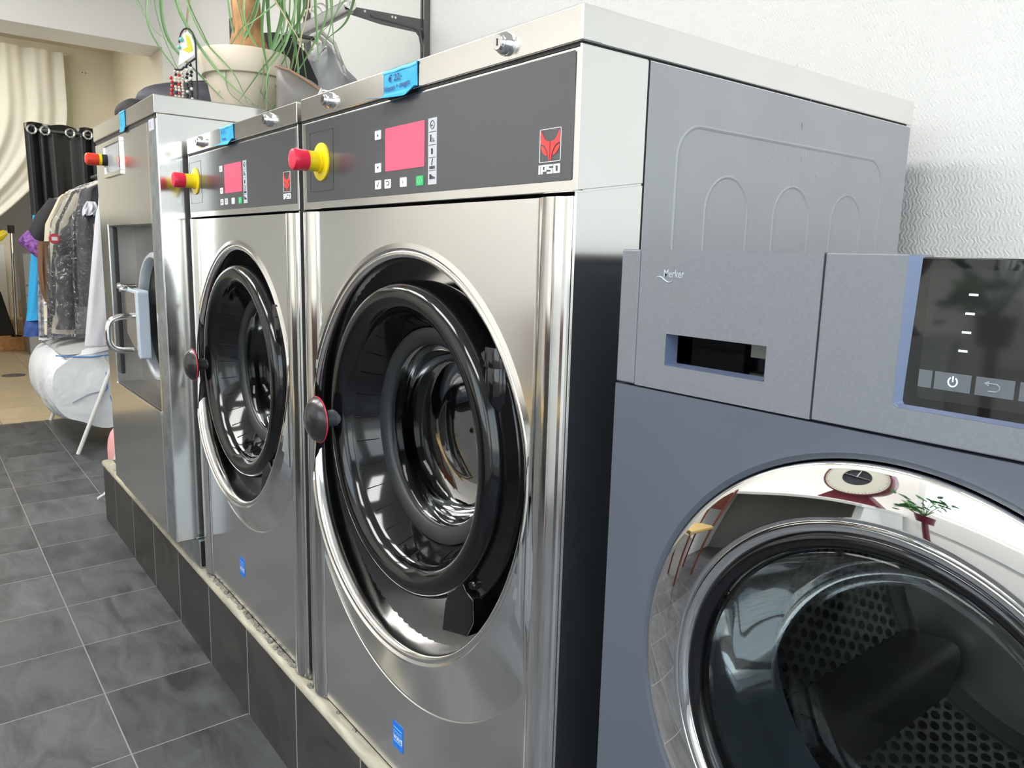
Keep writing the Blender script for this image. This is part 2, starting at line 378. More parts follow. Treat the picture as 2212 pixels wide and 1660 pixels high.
def text_mb(body, x, z, y, size, width=1.0, bold=0, align='LEFT', depth=.0004, shear=0, spacing=1.0, rot=0):
    cu = bpy.data.curves.new('txt', 'FONT'); cu.body = body; cu.size = size; cu.align_x = align; cu.offset = bold; cu.shear = shear
    cu.space_character = spacing; cu.resolution_u = 3
    ob = bpy.data.objects.new('txt', cu); C.objects.link(ob)
    dg = bpy.context.evaluated_depsgraph_get(); me = bpy.data.meshes.new_from_object(ob.evaluated_get(dg))
    mb = MB(); ca, sa = cos(rot), sin(rot)
    vs = [(x+(v.co.x*width)*ca-v.co.y*sa, y, z+(v.co.x*width)*sa+v.co.y*ca) for v in me.vertices]
    mb.add(vs, [tuple(p.vertices) for p in me.polygons])
    bpy.data.objects.remove(ob); bpy.data.curves.remove(cu); bpy.data.meshes.remove(me)
    return mb
def rrect(x0, x1, z0, z1, r, n=6):
    pts = []
    for cx, cz, a in ((x1-r, z1-r, 0), (x0+r, z1-r, 90), (x0+r, z0+r, 180), (x1-r, z0+r, 270)):
        for i in range(n+1):
            t = radians(a+90*i/n); pts.append((cx+r*cos(t), cz+r*sin(t)))
    return pts
def holed_plate(mb, x0, x1, z0, z1, rings, n=120):
    """rings: list of functions angle -> (x, y, z), outermost first; outer edge is the rectangle at y of first ring"""
    cx, cz = (x0+x1)/2, rings[-1](0)[2]
    angs = [2*pi*i/n for i in range(n)]
    ccx = sum(rings[-1](a)[0] for a in angs)/n
    for X, Z in ((x0, z0), (x0, z1), (x1, z0), (x1, z1)): angs.append(math.atan2(Z-cz, X-ccx) % (2*pi))
    angs = sorted(set(round(a, 7) for a in angs)); k = len(angs)
    def rect(a):
        dx, dz = cos(a), sin(a); ts = []
        if dx > 1e-9: ts.append((x1-ccx)/dx)
        if dx < -1e-9: ts.append((x0-ccx)/dx)
        if dz > 1e-9: ts.append((z1-cz)/dz)
        if dz < -1e-9: ts.append((z0-cz)/dz)
        t = min(ts); return (ccx+t*dx, 0.0, cz+t*dz)
    y0 = rings[0](0)[1]
    vs = []
    for a in angs: p = rect(a); vs.append((p[0], rings[0](a)[1] if False else 0, p[2]))
    for rg in rings:
        for a in angs: vs.append(rg(a))
    fs = []
    for j in range(len(rings)):
        for i in range(k): fs.append((j*k+i, j*k+(i+1) % k, (j+1)*k+(i+1) % k, (j+1)*k+i))
    mb.add(vs, fs); return mb

# ------------------------------------------------------------------ room shell
struct(MB().box(-5.05, RX1+.1, RY0-.1, .93, -.1, 0).build('floor', M['floor']))
struct(MB().box(-12.5, -5.05, -3.3, 3.0, -.1, 0).build('floor_back', M['tan']))
struct(MB().box(RX0, RX1+.1, RY1, RY1+.12, 0, RZ).build('wall_back', M['wall']))
def wall_with_holes(name, axis, pos, thick, a0, a1, z0, z1, holes, m):
    mb = MB(); holes = sorted(holes); cuts = []
    cur = a0
    def bx(p, q, c, d):
        if q-p < 1e-4 or d-c < 1e-4: return
        if axis == 'y': mb.box(p, q, pos, pos+thick, c, d)
        else: mb.box(pos, pos+thick, p, q, c, d)
    for h0, h1, hz0, hz1 in holes:
        bx(cur, h0, z0, z1); bx(h0, h1, z0, hz0); bx(h0, h1, hz1, z1); cur = h1
    bx(cur, a1, z0, z1)
    return struct(mb.build(name, m, smooth=False))
wall_with_holes('wall_front', 'y', RY0-.1, .1, RX0-.2, RX1+.1, 0, RZ, WIN_F, M['creamw'])
wall_with_holes('wall_right', 'x', RX1, .1, RY0, .93, 0, RZ, WIN_R, M['creamw'])
def window(idx, axis, pos, a0, a1, z0, z1):
    fr = MB()
    def bx(p, q, c, d, t0=-.03, t1=.03):
        if axis == 'y': fr.box(p, q, pos+t0, pos+t1, c, d)
        else: fr.box(pos+t0, pos+t1, p, q, c, d)
    for p, q, c, d in ((a0, a0+.05, z0, z1), (a1-.05, a1, z0, z1), (a0+.05, a1-.05, z0, z0+.05), (a0+.05, a1-.05, z1-.05, z1),
                       ((a0+a1)/2-.02, (a0+a1)/2+.02, z0+.05, z1-.05)):
        bx(p, q, c, d)
    f = struct(fr.build('window_%d' % idx, M['frame'], smooth=False))
    g = MB()
    if axis == 'y': g.box(a0+.05, a1-.05, pos-.003, pos+.003, z0+.05, z1-.05)
    else: g.box(pos-.003, pos+.003, a0+.05, a1-.05, z0+.05, z1-.05)
    g.build('pane', M['glass'], f, smooth=False)
n = 1
for a, b, c, d in WIN_F: window(n, 'y', RY0-.05, a, b, c, d); n += 1
for a, b, c, d in WIN_R: window(n, 'x', RX1+.05, a, b, c, d); n += 1
struct(MB().box(RX0-.2, RX1+.1, RY0-.1, .93, RZ, RZ+.1).build('ceiling', M['ceil']))
# cross beam at the end of the shop and the back room behind it
struct(MB().box(-5.45, -5.1, -3.3, .885, 2.45, RZ).build('trim_beam', M['creamw'], bevel=.004))
struct(MB().box(-6.75, -5.1, .885, 1.0, 0, 2.70).build('wall_back_room', M['cream']))
struct(MB().box(-12.5, -5.45, -3.3, 3.0, 2.68, 2.78).build('ceiling_back_room', M['cream']))
bw = MB(); bw.box(-6.75, -6.65, .53, .885, 0, 2.68); bw.box(-6.75, -6.65, -1.0, .53, 2.6, 2.68)
struct(bw.build('wall_left', M['cream'], smooth=False))
struct(MB().box(-6.75, -6.65, -3.3, -1.0, 0, 2.68).build('wall_left_front', M['greyw']))
fr = MB(); fr.box(-6.66, -6.60, .50, .56, 0, 2.62)
struct(fr.build('trim_opening', mat('pale_green_paint', srgb(206, 208, 180), .5), bevel=.005))
ds = MB()
for yy in (.66, .685): ds.lathe([(.004, 0), (.004, .004)], (-6.652, yy, 2.50), 'x', 10, cap=True)
struct(ds.build('trim_screw_heads', M['ink']))
struct(MB().box(-12.5, -12.4, -3.3, 3.0, 0, 2.7).build('wall_far', M['greyw']))
struct(MB().box(-12.5, -5.1, 2.9, 3.0, 0, 2.7).build('wall_far_side', M['cream']))
struct(MB().box(-12.5, -5.1, -3.4, -3.3, 0, 2.7).build('wall_near_side', M['greyw']))
# two wooden steps at the far end
struct(MB().box(-12.3, -8.9, -1.0, 1.2, 0, .16).build('trim_lower_step', M['wood'], bevel=.006))
struct(MB().box(-12.3, -9.15, -1.0, 1.2, .16, .31).build('trim_upper_step', mat('pale_wood', srgb(222, 190, 140), .5, noise=((3, 30, 40), .15)), bevel=.006))
# tiled plinth the machines stand on
struct(MB().box(-2.8328, .80, -.0132, .80, 0, .250).build('trim_plinth', M['plinth']))
tr = MB()
tr.prism([(-.0175, .238), (-.0185, .247), (-.014, .2525), (-.005, .2545), (.02, .2545), (.02, .2505), (-.0125, .2505), (-.0125, .238)], -2.8328, .80, 'yz')
struct(tr.build('trim_plinth_edge', M['trim'], angle=60))
mo = MB()
random.seed(3)
for i in range(150):
    x = -1.44+random.random()*.62 if i < 110 else -2.7+random.random()*2.2
    r = .002+.005*random.random(); mo.ball((x, -.006+random.random()*.008, .2545+r*.2), r, 6, (1.8, 1, .6))
struct(mo.build('trim_mortar_crumbs', M['mortar']))

# added ceiling fill lamps, unseen and made up to brighten the shop
k = 0
for x, y in ((-4.05, -1.3), (-2.55, -1.3), (-1.0, -1.45), (.75, -1.55)):
    k += 1
    t = thing('added_fill_light', ['added white ceiling fill light nearest the back room', 'added white ceiling fill light second from the back room', 'added white ceiling fill light in front of the largest washer',
              'added white ceiling fill light in front of the blue-grey washer'][k-1], 'fill_lamp', (x, y, RZ-.001), 'added fill lights')
    zz = RZ
    MB().box(x-.62, x+.62, y-.28, y+.28, RZ-.06, RZ-.001).build('fill_lamp_housing', M['frame'], t, bevel=.006)
    MB().box(x-.60, x+.60, y-.26, y+.26, RZ-.085, RZ-.06).build('fill_diffuser', M['fill_lamp'], t)

for x, y, lab in ((-5.74, -.40, 'added white fill light on the back room ceiling near the beam'), (-8.2, -.6, 'added white fill light deeper in the back room')):  # added fill lamps brightening the back room, one hidden by the beam
    t = thing('added_fill_light', lab, 'fill_lamp', (x, y, 2.679), 'added fill lights')
    MB().box(x-.20, x+.20, y-.62, y+.62, 2.63, 2.679).build('fill_lamp_housing', M['frame'], t, bevel=.006)
    MB().box(x-.18, x+.18, y-.60, y+.60, 2.61, 2.63).build('fill_diffuser', M['fill_lamp_dim'], t)

# ------------------------------------------------------------------ the two big washers with dark fascias
ZB, ZT, ZCAP, ZP = .262, 1.4167, 1.3785, 1.2205
def washer(x0, x1, label, name, side, group):
    W = x1-x0
    near = side
    t = thing(name, label, 'washing machine', ((x0+x1)/2, .37, .2545), group)
    # cabinet shell (open at the front behind the door)
    b = MB()
    b.box(x0, x0+.002, .0, .752, ZB, ZCAP-.002); b.box(x1-.002, x1-.0005, .0, .752, ZB, ZCAP-.002)
    b.box(x0+.002, x1-.002, .75, .752, ZB, ZCAP-.002); b.box(x0+.002, x1-.002, .0, .75, ZB, ZB+.002)
    b.box(x0+.002, x1-.002, .004, .75, ZCAP-.006, ZCAP-.002)
    b.box(x0+.03, x1-.03, .03, .72, .2545, ZB)
    b.build('cabinet', M['steel'], t, smooth=False)
    # wrap-round corner sheets on the right side, split by a slanting seam, then the painted side panel
    s = MB(); e = .0012
    s.prism([(.0, ZP+.0015), (.1055, ZP+.0165), (.1055, ZCAP-.003), (.0, ZCAP-.003)], x1-.0006, x1+e, 'yz')
    s.build('upper_side_sheet', M['steel'], t, bevel=.0006)
    s = MB(); s.prism([(.0, ZB), (.1055, ZB), (.1055, ZP+.0142), (.0, ZP-.0012)], x1-.0006, x1+e, 'yz')
    s.build('lower_side_sheet', M['steel'], t, bevel=.0006)
    g = MB(); g.box(x1-.0006, x1+.0001, .1055, .1095, ZB, ZCAP-.002); g.build('side_seam', M['gap'], t)
    if near:
        sp = MB(); sp.box(x1-.0006, x1+.0008, .1095, .752, ZB, ZCAP-.003)
        spo = sp.build('side_panel', M['greyside'], t, bevel=.0012)
        rd = MB(); xx = x1-.0012
        def arch(ya, yb, zt, z0=.70):
            r = (yb-ya)/2; pts = [(xx, ya, z0)]
            for i in range(17):
                a = pi-pi*i/16; pts.append((xx, (ya+yb)/2+r*cos(a), zt-r+r*sin(a)))
            return pts+[(xx, yb, z0)]
        for ya, yb, zt in ((.225, .316, 1.257), (.377, .467, 1.255), (.529, .617, 1.253)): rd.tube(arch(ya, yb, zt), .0032, 8)
        pts = [(xx, .165, .60)]
        for i in range(9): a = pi-pi/2*i/8; pts.append((xx, .165+.042+.042*cos(a), 1.313-.042+.042*sin(a)))
        for i in range(9): a = pi/2-pi/2*i/8; pts.append((xx, .673-.042+.042*cos(a), 1.313-.042+.042*sin(a)))
        rd.tube(pts+[(xx, .673, .60)], .0034, 8)
        rd.build('pressed_ridge', M['greyside'], spo)
        sc = MB(); random.seed(11)
        for i in range(46):
            y = .42+random.gauss(0, .035)+(.04 if random.random() < .4 else 0); z = 1.315+random.gauss(0, .03)
            L = .002+.010*random.random(); w_ = .0006+.0012*random.random(); sl = random.uniform(-.4, .4)
            sc.add([(x1+.0011, y, z), (x1+.0011, y+w_, z), (x1+.0011, y+w_+L*sl, z-L), (x1+.0011, y+L*sl, z-L)], [(0, 1, 2, 3)])
        so_ = sc.build('scuff_marks', mat('chalky_scuff', srgb(186, 190, 198), .8), spo, smooth=False); so_['kind'] = 'stuff'
    # top cap with folded rim
    c = MB(); c.box(x0, x1+.0025, -.002, .7545, ZCAP, ZT); c.build('top_cap', M['steel_h'], t, bevel=.0022)
    fl = MB(); fl.prism([(-.002, ZT-.0015), (.003, ZT-.004), (.0045, ZT-.0085), (.010, ZT-.010), (.0285, ZCAP+.010), (.0275, ZCAP+.0015), (-.002, ZCAP+.001)], x1+.0024, x1+.0036, 'yz')
    fl.build('cap_corner_fold', M['steel'], t, bevel=.0004)
    gp = MB(); gp.box(x0+.003, x1-.001, .001, .74, ZCAP-.0042, ZCAP); gp.build('cap_gap', M['gap'], t)
    for lx in (x0+.123, x1-.131):
        lk = MB(); zc = 1.3985
        lk.lathe([(.0, -.016), (.0085, -.016), (.0095, -.0152), (.0097, -.0125), (.0105, -.012), (.0135, -.006), (.0138, -.002)], (lx, 0, zc), 'y', 28)
        lo = lk.build('lock', M['lock'], t)
        MB().box(lx-.001, lx+.001, -.0166, -.0158, zc-.004, zc+.004).build('keyhole', M['ink'], lo)
    # control fascia: steel frame with dark inset plate
    f = MB(); f.box(x0+.0005, x1-.0005, .0, .012, ZP, ZCAP-.0045); f.build('fascia_frame', M['steel_h'], t, bevel=.002)
    px0, px1, pz0, pz1 = x0+.018, x1-.0075, 1.2335, 1.3705
    if not near: px0, px1 = x0+.006, x1-.010
    cp = MB(); cp.prism(rrect(px0, px1, pz0, pz1, .002, 3), -.0012, .004); pl = cp.build('control_panel', M['panel'], t, bevel=.0004)
    yf = -.0016
    hx0, hx1, hz0, hz1 = (x0+.037, x0+.132, 1.251, 1.3535) if near else (x0+.012, x0+.108, 1.255, 1.356)
    ht = MB()
    for a, b_, c_, d in ((hx0, hx0+.0007, hz0, hz1), (hx1-.0007, hx1, hz0, hz1), (hx0, hx1, hz0, hz0+.0007), (hx0, hx1, hz1-.0007, hz1)): ht.box(a, b_, yf, -.001, c_, d)
    ht.build('blanking_plate_outline', M['line'], pl, smooth=False)
    dx = (x0+.745) if near else (x0+.703+.745-.745)  # reference offset
    o = x0+.745 if near else x0+.745-.003
    # lit screen, keys and symbol strip (positions measured from the right edge of the wide machine)
    q = (lambda v: x0+.745+v) if near else (lambda v: x0+.714+(v+.0)*1.0)
    kx = (lambda v: x0+.745+v) if near else (lambda v: x0+.7130+v+.0)
    MB().prism(rrect(kx(-.4295), kx(-.317), 1.2695, 1.3325, .0015, 2), -.0022, -.001).build('screen', M['screen'], pl)
    def key(cx, cz, wd=.019, hg=.0135, m='white'):
        return MB().prism(rrect(cx-wd/2, cx+wd/2, cz-hg/2, cz+hg/2, .0012, 2), -.0022, -.001).build('key', M[m], pl)
    ys = -.0024
    k1 = key(kx(-.453), 1.3255); MB().add([(kx(-.453)-.003, ys, 1.3235), (kx(-.453)+.003, ys, 1.3235), (kx(-.453), ys, 1.328)], [(0, 1, 2)]).build('arrow_up', M['ink'], k1)
    k2 = key(kx(-.453), 1.2765); MB().add([(kx(-.453)-.003, ys, 1.2785), (kx(-.453)+.003, ys, 1.2785), (kx(-.453), ys, 1.274)], [(0, 1, 2)]).build('arrow_down', M['ink'], k2)
    k3 = key(kx(-.453), 1.251); MB().tube([(kx(-.453)-.0035, ys, 1.251), (kx(-.453)-.001, ys, 1.2475), (kx(-.453)+.003, ys, 1.2555)], .0005, 5).build('tick_mark', M['ink'], k3)
    k4 = key(kx(-.4225), 1.251); MB().tube([(kx(-.4225)-.0045, ys, 1.2545), (kx(-.4225)+.003, ys, 1.2545), (kx(-.4225)+.0045, ys, 1.2525), (kx(-.4225)+.003, ys, 1.249), (kx(-.4225)-.003, ys, 1.249)], .0006, 5).build('return_arrow', M['ink'], k4)
    k5 = key(kx(-.3755), 1.251); text_mb('F', kx(-.3755)-.0022, 1.2475, ys, .008).build('letter', M['ink'], k5, smooth=False)
    k6 = key(kx(-.329), 1.2505, .020, .0138, 'green')
    cx_, cz_ = kx(-.329), 1.2505
    MB().tube([(cx_+.0052*cos(a*pi/10), ys, cz_+.0048*sin(a*pi/10)) for a in range(20)], .0005, 5, closed=True).cyl((cx_, ys, cz_-.003), (cx_, ys, cz_+.003), .0005, 5).build('start_mark', M['greenlt'], k6)
    sb = MB().box(kx(-.3065), kx(-.2845), -.002, -.001, 1.2435, 1.333)
    gl = MB(); X = kx(-.2955)
    for zz in (1.3145, 1.297, 1.280, 1.2625): gl.box(X-.009, X+.009, -.0023, -.0019, zz-.0003, zz+.0003)
    gl.tube([(X+.005*cos(a*pi/8), ys, 1.324+.0055*sin(a*pi/8)) for a in range(16)], .0004, 5, closed=True); gl.ball((X-.001, ys, 1.323), .0012, 6)
    for i in range(4): gl.box(X-.006, X-.0028, -.0024, -.0019, 1.3015+i*.0025, 1.3035+i*.0025)
    gl.box(X-.001, X+.0, -.0024, -.0019, 1.3015, 1.307); gl.box(X+.001, X+.006, -.0024, -.0019, 1.3015, 1.3022); gl.box(X+.003, X+.0035, -.0024, -.0019, 1.302, 1.306)
    gl.tube([(X-.001+.0025*cos(a), ys, 1.2885+.0035*sin(a)) for a in (-1.5, -1, -.5, 0, .5, 1, 1.5)], .0006, 5); gl.cyl((X-.002, ys, 1.285), (X-.002, ys, 1.292), .0005, 5)
    gl.cyl((X-.001, ys, 1.270), (X+.001, ys, 1.2785), .0006, 5)
    for i in range(4): gl.box(X-.007+i*.0037, X-.0045+i*.0037, -.0024, -.0019, 1.2645, 1.2685)
    gl.box(X-.007, X-.002, -.0024, -.0019, 1.251, 1.2575)
    for i in range(3): gl.box(X-.001+i*.003, X+.0008+i*.003, -.0024, -.0019, 1.251, 1.2555-.001*i)
    sb.build('symbol_strip', M['lgrey'], pl, smooth=False, extra=[(gl, M['ink'])])
    # red fox-like mark in a thin white frame with the maker's name under it
    lx0, lx1, lz0, lz1 = (x1-.0632, x1-.0262, 1.2555, 1.2925) if near else (x1-.0700, x1-.0350, 1.2565, 1.2945)
    lf = MB(); w_ = .0007
    for a, b_, c_, d in ((lx0, lx0+w_, lz0, lz1), (lx1-w_, lx1, lz0, lz1), (lx0, lx1, lz0, lz0+w_), (lx0, lx1, lz1-w_, lz1)): lf.box(a, b_, yf-.0004, -.001, c_, d)
    lfo = lf.build('mark_frame', M['white'], pl, smooth=False)
    LW, LH = lx1-lx0, lz1-lz0
    def P2(u, v): return (lx0+u*LW, lz0+v*LH)
    head = [(.07, .97), (.05, .78), (.04, .565), (.14, .545), (.25, .49), (.35, .38), (.41, .24), (.445, .05), (.485, .05), (.485, .62), (.40, .625), (.30, .655), (.21, .73), (.14, .84)]
    ear = [(.05, .51), (.14, .49), (.25, .42), (.33, .31), (.38, .19), (.27, .215), (.16, .29), (.08, .40)]
    lm = MB()
    for poly in (head, ear):
        lm.prism([P2(u, v) for u, v in poly], yf-.0003, -.001); lm.prism([P2(1-u, v) for u, v in poly][::-1], yf-.0003, -.001)
    lm.build('red_mark', M['logored'], pl, smooth=False)
    # block letters
    tx = MB(); S = .0105; z0 = lz0-.0132; u0 = lx0-.001; Wd = lx1-lx0+.001; lw = Wd/3.55
    def blk(rs, ox):
        for a, b_, c_, d in rs: tx.box(u0+ox+a*lw, u0+ox+b_*lw, yf-.0004, -.001, z0+c_*S, z0+d*S)
    blk([(0, .32, 0, 1)], 0)
    o1 = .40*lw; blk([(0, .33, 0, 1), (.33, .92, .80, 1), (.62, .92, .40, .80), (.33, .92, .26, .46)], o1)
    o2 = 1.38*lw; blk([(.0, .98, .78, 1), (0, .32, .44, .78), (.32, .98, .40, .60), (.66, .98, .2, .40), (0, .98, 0, .22)], o2)
    o3 = 2.46*lw; blk([(0, .34, 0, 1), (.72, 1.06, 0, 1), (.34, .72, .78, 1), (.34, .72, 0, .22)], o3)
    tx.build('maker_name', M['white'], pl, bevel=.0006)
    # emergency stop
    ex, ez = (x0+.084, 1.301) if near else (x0+.060, 1.309)
    es = MB(); es.lathe([(.0, -.0042), (.0305, -.0042), (.0322, -.0036), (.0326, -.001)], (ex, 0, ez), 'y', 48)
    eo = es.build('emergency_stop_plate', M['yellow'], pl)
    ec = MB(); ec.lathe([(.0, -.029), (.0165, -.029), (.0172, -.0275), (.0172, -.010), (.0186, -.0095), (.0190, -.004)], (ex, 0, ez), 'y', 36); ec.build('collar', M['yellow'], eo)
    eb = MB(); eb.lathe([(.0, -.0575), (.012, -.0572), (.0168, -.055), (.0182, -.051), (.0184, -.044), (.0178, -.036), (.0180, -.029), (.0, -.0285)], (ex, 0, ez), 'y', 36)
    for a in (.9, 2.9, 5.0): eb.tube([(ex+.0183*cos(a+i*.12), -.046-i*.001, ez+.0183*sin(a+i*.12)) for i in range(5)], .0012, 6)
    eb.build('red_button', M['red'], eo)
    # front panel with raised edge strips and dished door surround
    cx = x0+.367 if near else x0+.339
    cz = .8345 if near else .853
    R = .3165 if near else .300
    xl, xr = x0+.066, x1-.0655
    bx_, bz_, bR = (cx+.001, cz-.027, .385) if near else (cx+.004, cz-.012, .352)
    zt = ZP-.0045
    def clampx(x): return max(xl+.0015, min(xr-.0015, x))
    def depth(a, hh):
        s_ = max(0, min(1, (-sin(a)+.35)/1.1)); return -hh*max(s_*s_*(3-2*s_), .46*max(0, -cos(a))**5)
    def ring_b(dr, hh):
        def f_(a):
            r = bR+dr; x = clampx(bx_+r*cos(a)); z = bz_+r*sin(a)
            return (x, depth(a, hh), z)
        return f_
    def ring_r(r, y, hh):
        return lambda a: (clampx(cx+r*cos(a)), depth(a, hh)+y, cz+r*sin(a))
    pn = MB(); holed_plate(pn, xl, xr, ZB, zt, [ring_b(.0015, 0), ring_b(.0, -.0012), ring_b(-.001, -.0012), ring_r(R+.022, 0, .021), ring_r(R+.012, 0, .026), ring_r(R+.004, -.002, .027), ring_r(R, .0, .026)])
    pn.build('front_panel', M['steel'], t, angle=12)
    for sgn, X0, X1 in ((-1, x0, xl), (1, xr, x1)):
        d = X1-X0
        pr = [(0, .004), (.012, -.001), (.06, -.0035), (.12, -.0035), (.20, -.0062), (.34, -.0088), (.52, -.0098), (.66, -.0085), (.74, -.0050), (.78, -.0035), (.86, -.0035), (.90, -.0015), (.93, -.0030), (.97, -.0020), (1., .006)]
        pts = [(X0+u*d, y) if sgn > 0 else (X1-u*d, y) for u, y in pr]
        st = MB(); nn = len(pts)
        vs = [(x, y, ZB) for x, y in pts]+[(x, y, zt) for x, y in pts]
        st.add(vs, [(i, i+1, nn+i+1, nn+i) for i in range(nn-1)])
        st.add([(X0, .006, zt), (X1, .006, zt)]+[(x, y, zt) for x, y in pts], [tuple(range(2, 2+nn))])
        st.build('edge_strip', M['polish'], t, angle=28)
    # recess: rolled lip, dark wall, steel back plate
    lp = MB(); prof = [(R, .0, 1), (R-.003, -.002, 1), (R-.008, -.001, .95), (R-.0115, .004, .8), (R-.0135, .011, .5), (R-.013, .022, 0)]
    na = 120
    lp.add([(cx+r_*cos(2*pi*i/na), y_+k_*(depth(2*pi*i/na, .026)), cz+r_*sin(2*pi*i/na)) for r_, y_, k_ in prof for i in range(na)],
           [(j_*na+i, j_*na+(i+1) % na, (j_+1)*na+(i+1) % na, (j_+1)*na+i) for j_ in range(len(prof)-1) for i in range(na)])
    lp.build('recess_lip', M['polish'], t, angle=60)
    dw = MB(); dw.lathe([(R-.013, .020), (R-.013, .078)], (cx, 0, cz), 'y', 96); dw.build('recess_wall', M['rubber'], t)
    bp = MB(); bp.lathe([(R-.013, .078), (.16, .078)], (cx, 0, cz), 'y', 96); bp.build('recess_back', M['steel'], t)
    # door
    dx_, dz_ = cx+.004, cz+.023
    if not near: dx_, dz_ = cx+.006, cz+.010
    dr = .248
    d = MB()
    prof = [(dr-.012, .074), (dr-.004, .062), (dr+.001, .045), (dr+.002, .020), (dr, .004), (dr-.004, -.007), (dr-.011, -.0135), (dr-.019, -.0155), (dr-.028, -.0145), (dr-.036, -.0105), (dr-.043, -.003), (dr-.0465, .003), (dr-.0485, .008)]
    d.lathe(prof, (dx_, 0, dz_), 'y', 128)
    do = d.build('door', M['blackp'], t, angle=60)
    ic = MB(); ic.lathe([(dr-.0485, .008), (dr-.052, .012), (dr-.070, .050), (dr-.073, .056)], (dx_, 0, dz_), 'y', 128)
    rb = ic
    for i in range(28):
        a = 2*pi*i/28; r0, r1 = dr-.0535, dr-.0695
        rb.cyl((dx_+r0*cos(a), .0135, dz_+r0*sin(a)), (dx_+r1*cos(a), .050, dz_+r1*sin(a)), .0009, 5)
    ic.build('inner_cone', M['blackp'], do, angle=50)
    gk = MB(); gk.lathe([(dr-.073, .052), (dr-.078, .0505), (dr-.096, .053), (dr-.100, .058), (dr-.100, .066)], (dx_, 0, dz_), 'y', 96); gk.build('gasket', M['rubber'], do, angle=50)
    gl_ = MB(); gl_.lathe([(dr-.100, .060), (dr-.106, .064), (dr-.110, .085), (dr-.116, .110), (dr-.130, .118), (dr-.17, .122), (.0, .124)], (dx_, 0, dz_), 'y', 96)
    gl_.build('door_glass', M['glass'], do, angle=60)
    # drum behind the glass
    dm = MB(); dm.lathe([(.150, .128), (.160, .132), (.170, .150), (.235, .165), (.250, .185), (.250, .60), (.235, .62), (.0, .625)], (cx, 0, cz), 'y', 96)
    hl = MB()
    for j in range(7):
        for i in range(44):
            a = 2*pi*(i+.5*(j % 2))/44; y = .215+j*.05
            p = Vector((cx+.2490*cos(a), y, cz+.2490*sin(a))); tn = Vector((-sin(a), 0, cos(a)))
            hl.add([p+tn*.005*cos(b)+Vector((0, .005*sin(b), 0)) for b in [i2*pi/3 for i2 in range(6)]], [(0, 1, 2, 3, 4, 5)])
    for j in range(6):
        nj = 8+8*j
        for i in range(nj):
            a = 2*pi*i/nj; r = .06+.028*j
            hl.add([(cx+r*cos(a)+.005*cos(b), .6243, cz+r*sin(a)+.005*sin(b)) for b in [i2*pi/3 for i2 in range(6)]], [(0, 1, 2, 3, 4, 5)])
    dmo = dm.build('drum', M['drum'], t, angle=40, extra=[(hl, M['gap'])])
    for i in range(3):
        lf_ = MB(); a0 = pi/2+2*pi*i/3+.5
        lf_.grid(lambda u, v: (cx+(.249-.075*sin(pi*u)**.7)*cos(a0+(u-.5)*.5), .20+.40*v, cz+(.249-.075*sin(pi*u)**.7)*sin(a0+(u-.5)*.5)), 12, 4)
        lf_.build('drum_lifter', M['drum'], dmo, angle=60)
    # three-lobed mark on the drum's back
    mk = MB(); ss = .10
    for poly in (head, ear):
        for fl_ in (0, 1):
            pts = [(cx+(u-.5)*ss*1.3*(1 if not fl_ else -1), cz+(v-.5)*ss*1.6) for u, v in poly]
            mk.prism(pts, .615, .6235)
    mk.build('drum_boss', M['drum'], dmo, smooth=False)
    # knob on the left of the door
    kx_, kz = dx_-dr+.022, dz_-.004
    if not near: kx_, kz = dx_-dr+.020, dz_-.010
    kn = MB(); kn.lathe([(.0175, -.004), (.0165, -.012), (.0160, -.014)], (kx_, 0, kz), 'y', 32); kn.lathe([(.0155, -.012), (.0145, -.030), (.017, -.036)], (kx_, 0, kz), 'y', 32)
    kn.build('knob_stem', mat('grey_stem', srgb(84, 88, 94), .25) if near else M['rubber'], do)
    k_ = MB(); k_.lathe([(.0, -.0645), (.014, -.0632), (.027, -.0590), (.036, -.0520), (.0405, -.0455), (.0395, -.0405), (.030, -.0365), (.0, -.0355)], (kx_, 0, kz), 'y', 48)
    k_.tube([(kx_-.026+.052*i/10, -.0612+.0042*(abs(i-5)/5)**2, kz+.012-.030*(i/10)**2+.02*(i/10)) for i in range(11)], .0007, 5)
    k_.build('knob', mat('dark_smooth_plastic', srgb(48, 46, 48), .22, noise=((50, 50, 50), .25)), do)
    kr = MB(); kr.lathe([(.0412, -.0452), (.0418, -.0440), (.0412, -.0428), (.0402, -.0440), (.0412, -.0452)], (kx_, 0, kz), 'y', 48); kr.build('knob_red_line', M['red'], do)
    # hinge on the right: post with cap, bent arm following the ring, foot
    hx, hzt = (dx_+.222, dz_+.172)
    hg = MB()
    hg.lathe([(.0, .0), (.0255, .0), (.026, -.001), (.026, -.026), (.0245, -.0265), (.0245, -.028), (.0248, -.0285), (.0248, -.072), (.019, -.088), (.012, -.096), (.0, -.096)], (hx, .022, hzt), 'z', 32)
    hg.lathe([(0, -.004), (.007, -.003), (.008, .0), (.008, .01)], (hx+.030, .026, hzt-.105), 'y', 20)
    hg.build('hinge_post', M['blackp'], do)
    ha = MB()
    def arm(u, v):
        a = .70-1.62*u; ro = dr+.003+.030*min(1, 6*u+.4); ri = dr-.006
        sec = [(ri, .014), (ri+.004, .006), (ro-.006, .010), (ro, .018), (ro, .060), (ri, .060)]
        kk = min(5, int(v*6+.001)); r, y = sec[kk]
        return (dx_+r*cos(a), y, dz_+r*sin(a))
    ha.grid(arm, 40, 5); ha.build('hinge_arm', M['blackp'], do, angle=40)
    af = MB(); fx, fz = dx_+.150, dz_-.232
    af.prism([(fx-.030, fz-.035), (fx+.035, fz-.018), (fx+.050, fz+.010), (fx+.048, fz+.045), (fx+.030, fz+.050), (fx+.010, fz+.075), (fx-.004, fz+.050), (fx-.022, fz+.015)], -.006, .05)
